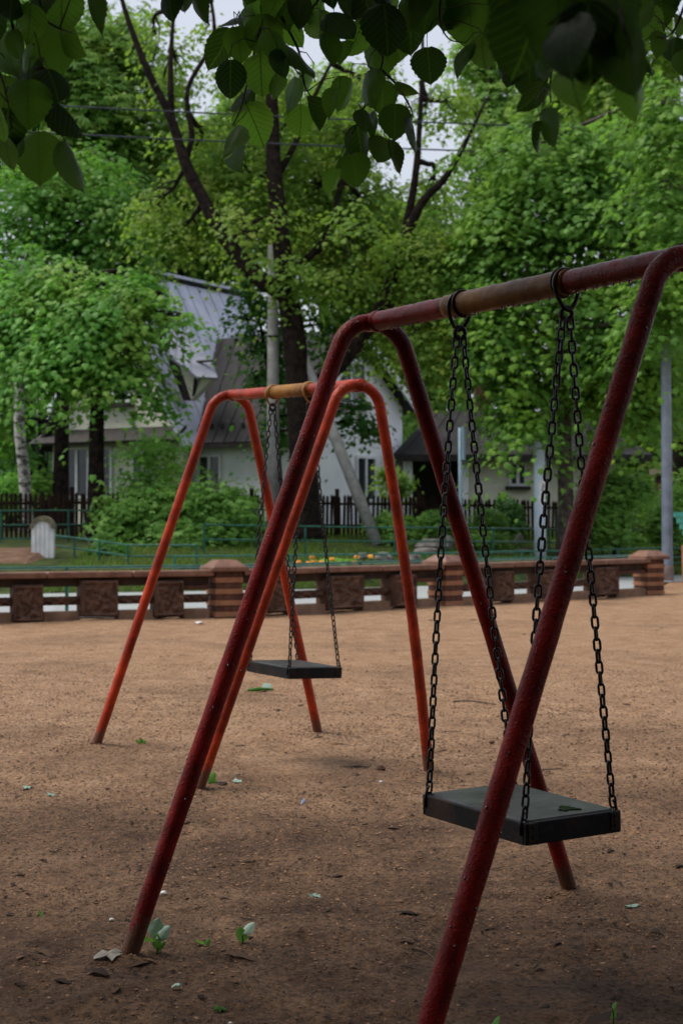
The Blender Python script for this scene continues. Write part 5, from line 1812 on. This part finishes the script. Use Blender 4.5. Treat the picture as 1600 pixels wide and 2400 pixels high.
n = 2600
lx_d = 4.4 * (24.0 / 4.4) ** nr.random(n)
lxx = nr.uniform(-1, 1, n) * (.25 * lx_d + .5)
dn_ = fbm(lxx, lx_d, 1.1, 3, 51) + .22 * np.exp(-((lx_d - 8.4) / 1.3) ** 2)
ok = dn_ > nr.uniform(-.15, .38, n)
lxx, lx_d = lxx[ok], lx_d[ok]
n = len(lxx)
lh = sand_h(lxx, lx_d) + .003
la = nr.uniform(0, 6.28, n)
ln_ = np.exp(nr.normal(size=n) * .55) * .014
lw = ln_ * nr.uniform(.12, .6, n)
cu = nr.uniform(.001, .012, n)
q4 = []
for sx, sy, up_z in ((-1, -.6, 0), (0, -1, 1), (1, -.3, 0), (1, .4, 0), (0, 1, 1), (-1, .5, 0)):
    ex, ey = sx * ln_, sy * lw
    q4.append(np.stack([lxx + ex * np.cos(la) - ey * np.sin(la), lx_d + ex * np.sin(la) + ey * np.cos(la), lh + up_z * cu], -1))
lv = np.stack(q4, 1).reshape(-1, 3)
lfc = (np.array([(0, 1, 4), (0, 4, 5), (1, 2, 3), (1, 3, 4)])[None] + (np.arange(n) * 6)[:, None, None]).reshape(-1, 3)
M['litter'] = leaf_mat('dead_leaf_bits', (.020, .013, .010), (.12, .07, .04), (.03, .02, .01), .05, .8, spec=.1)
link('leaf_litter', np_mesh('leaf_litter', lv, lfc, M['litter'], False, np.repeat(nr.random(n) ** 1.6, 6)), kind='stuff')

WL = {}
for nm, args in {'a': (.2, .3, .2), 'b': (.45, .45, .1), 'c': (-.2, .3, .4)}.items():
    WL[nm] = {mt: linden_leaf('leaf', *args, M[mt], 20 + ord(nm)) for mt in ('weed', 'weed_pale')}


def seedling(px, py, label, lst, h):
    """Young plant: stem and a few leaves; lst = (dx px, dy px, length px, facing, tilt, kind, material)."""
    b = at_px(px, py)
    t = empty('seedling', b, label, 'seedling', 'young weeds in the sand')
    d = b.y
    k = d / F
    MB().tube([b - up * .01, b + up * h * .5 + Vector((.004, 0, 0)), b + up * h], [.0032, .0028, .002], 5).build('stem', M['weed'].copy() if False else M['grass'], t)
    for dx, dy, L, fc, tl, kd, mt in lst:
        p = b + Vector((dx * k, rng.uniform(-.01, .01), -dy * k))
        m4 = Matrix.Translation(p) @ Matrix.Rotation(-R(tl), 4, 'Y') @ Matrix.Rotation(rng.uniform(-.3, .3), 4, 'X') @ Matrix.Rotation(math.acos(fc), 4, 'Z') @ Matrix.Scale(L * k, 4)
        link('leaf', WL[kd][mt], t, m4)


seedling(368, 2236, 'pale topped young weed beside the left foot of the near swing frame', [(-2, -62, 48, 1, 165, 'a', 'weed_pale'), (14, -56, 44, .8, 140, 'b', 'weed_pale'), (-1, -34, 36, .8, 178, 'c', 'weed'), (-24, -30, 36, .5, 265, 'b', 'weed'), (8, -22, 30, .6, 120, 'a', 'weed')], .05)
seedling(567, 2214, 'small bright green two-leaved weed right of the near left leg', [(-4, -22, 40, .9, 190, 'a', 'weed'), (15, -40, 38, .7, 140, 'b', 'weed_pale')], .03)
seedling(480, 2222, 'tiny curled yellowish weed between the two taller weeds', [(4, -8, 26, .7, 160, 'b', 'weed'), (-14, -6, 28, .5, 260, 'c', 'weed')], .01)
seedling(490, 1838, 'green weed with one broad leaf at the left front foot of the far swing frame', [(6, -18, 30, .9, 150, 'a', 'weed'), (-6, -14, 26, .5, 200, 'b', 'weed'), (16, -4, 18, .6, 100, 'c', 'weed')], .03)
seedling(330, 1745, 'low green sprig in the sand right of the far left foot', [(0, -6, 16, .8, 200, 'a', 'weed'), (8, -5, 14, .7, 120, 'b', 'weed'), (-8, -4, 14, .7, 250, 'c', 'weed')], .01)
seedling(1170, 2400, 'long bladed grass sprout at the bottom edge near the red leg', [(-14, -26, 46, .2, 150, 'a', 'weed'), (0, -6, 40, .2, 140, 'b', 'weed')], .02)
seedling(1434, 2386, 'thin yellowish sprout at the bottom right corner', [(0, -34, 34, .2, 170, 'b', 'weed'), (4, -52, 18, .4, 150, 'a', 'weed')], .05)
seedling(90, 2150, 'faint green sprig near the left edge of the sand', [(0, -8, 22, .5, 190, 'a', 'weed'), (6, -8, 18, .5, 150, 'b', 'weed')], .01)


def flat_scrap(name, px, py, wpx, hpx, label, cat, mat, seed, lift=.004, crumple=.012, group=None, ang=0):
    """Crumpled flat piece lying on the sand (size in photo pixels as seen)."""
    rg = random.Random(seed)
    b = at_px(px, py)
    d = b.y
    w = wpx * d / F / 2
    l = min(hpx * d * d / (F * CAMH) / 2, w * 1.3)
    n_ = 13
    ring = []
    for i in range(n_):
        a_ = 2 * math.pi * i / n_
        k = rg.uniform(.45, 1.15)
        x, y = math.cos(a_) * w * k, math.sin(a_) * l * k
        x, y = x * math.cos(ang) - y * math.sin(ang), x * math.sin(ang) + y * math.cos(ang)
        ring.append((x, y))
    vs_ = [b + Vector((0, 0, lift + crumple))] + [Vector((b.x + x, b.y + y, gz(b.x + x, b.y + y) + lift + rg.uniform(0, crumple))) for x, y in ring]
    vs_ += [v - up * .002 for v in vs_]
    f_ = []
    for i in range(n_):
        j = (i + 1) % n_
        f_ += [(0, 1 + i, 1 + j), (n_ + 1, n_ + 2 + j, n_ + 2 + i), (1 + i, n_ + 2 + i, n_ + 2 + j, 1 + j)]
    return tag(MB().add(vs_, f_).build(name, M[mat]), label, cat, group)


flat_scrap('paper_scrap', 254, 2262, 74, 15, 'crumpled brownish paper scrap at the left foot of the near swing frame', 'paper', 'scrap', 1, .006, .011, None, .3)
flat_scrap('plastic_scrap', 710, 1886, 13, 14, 'tiny pale blue plastic scrap on the sand between the two swings', 'litter', 'blue_scrap', 2, .004, .03)
flat_scrap('fallen_leaf', 738, 2098, 36, 10, 'pale torn leaf lying on the sand right of the near left leg', 'leaf', 'weed_pale', 3, .004, .012, 'fallen leaves')
flat_scrap('fallen_leaf', 418, 2330, 32, 16, 'pale crumpled leaf near the bottom edge, lower left', 'leaf', 'weed_pale', 4, .004, .015, 'fallen leaves')
flat_scrap('fallen_leaf', 515, 2370, 34, 8, 'dull green leaf strip at the bottom edge beside the crumpled pale leaf', 'leaf', 'weed', 5, .003, .01, 'fallen leaves')
flat_scrap('fallen_leaf', 1478, 2126, 36, 6, 'thin pale green leaf beyond the rear right foot of the near swing', 'leaf', 'weed_pale', 6, .003, .008, 'fallen leaves')
flat_scrap('fallen_leaf', 556, 1835, 32, 8, 'greyish flat leaf right of the weed at the far swing foot', 'leaf', 'weed_pale', 7, .003, .008, 'fallen leaves')
flat_scrap('fallen_leaf', 66, 1850, 26, 7, 'pale flat leaf on the sand near the left edge', 'leaf', 'weed_pale', 8, .003, .008, 'fallen leaves')
flat_scrap('fallen_leaf', 120, 1860, 22, 6, 'smaller pale leaf near the left edge, just right of another pale leaf', 'leaf', 'weed_pale', 9, .003, .008, 'fallen leaves')
flat_scrap('paper_scrap', 466, 1461, 22, 7, 'small white paper scrap at the foot of the wall left of the brick pillar', 'paper', 'paper', 10, .004, .03)
for k, (px, py, r, lab) in enumerate([(384, 2102, 7, 'white pebble just right of the near left leg'), (540, 1620 + 790, 5, 'small white pebble at the bottom edge'), (893, 1832, 5, 'white pebble in the sand left of the far swing right foot'), (262, 2158, 5, 'small white pebble left of the near left leg')]):
    b = at_px(px, min(py, 2395))
    q = r * b.y / F
    tag(MB().ball(b + up * q * .4, q, (1.2, 1, .8), 8, 5, .12).build('pebble', M['stone_s']), lab, 'pebble', 'white pebbles')

b = at_px(612, 1622)
gp = empty('green_pod', b, 'bright green plastic strip lying on the sand below the far swing', 'litter')
k = b.y / F
MB().tube([b + Vector((-32 * k, 0, .014)), b + Vector((-8 * k, .03, .02)), b + Vector((28 * k, .07, .016))], [.010, .017, .006], 8).build('strip', M['weed'], gp, True)
MB().add([b + Vector((-2 * k, .06, .02)), b + Vector((24 * k, .08, .02)), b + Vector((22 * k, .12, .055)), b + Vector((4 * k, .12, .06))], [(0, 1, 2, 3)]).build('flap', M['weed_pale'], gp)

sticks = [([(1062, 1646), (1095, 1644), (1130, 1652), (1162, 1656)], 4.5, 'curved brown stick on the sand behind the near swing'), ([(965, 2212), (1000, 2218), (1030, 2234)], 5, 'dark curved twig left of the near right leg, low in the view'), ([(848, 2112), (890, 2122), (935, 2120)], 3, 'thin dark twig on the sand left of the near right leg'),
          ([(1270, 1804), (1290, 1800), (1316, 1798)], 3.5, 'short twig right of the near leg behind the seat'), ([(606, 1912), (632, 1914)], 3, 'short black twig between the swings, left of the blue scrap'), ([(1135, 2176), (1165, 2170)], 4, 'short thick twig left of the pebble below the seat'), ([(1150, 2030), (1182, 2028)], 3, 'tiny straight twig beneath the near seat'), ([(760, 2080 + 300), (800, 2384)], 3, 'thin twig at the bottom edge of the view')]
for pts, r, lab in sticks:
    q = [at_px(x, y) for x, y in pts]
    q = smooth_line([p + up * .006 for p in q], 4) if len(q) > 2 else [p + up * .006 for p in q]
    d = q[0].y
    tag(MB().tube(q, [r * d / F * .5 * (1.1 - .6 * i / (len(q) - 1)) for i in range(len(q))], 6).build('stick', M['stick']), lab, 'stick', 'sticks on the sand')
for px, py, r, lab in [(893, 1792, 9, 'dark round clod of earth left of the far swing right foot'), (1150, 1745, 5, 'dark little clod behind the near swing seat'), (690, 1722, 0, '')]:
    if r:
        b = at_px(px, py)
        q = r * b.y / F
        tag(MB().ball(b + up * q * .5, q, (1.1, 1, .9), 8, 6, .2).build('clod', M['soil']), lab, 'clod', 'clods of earth')
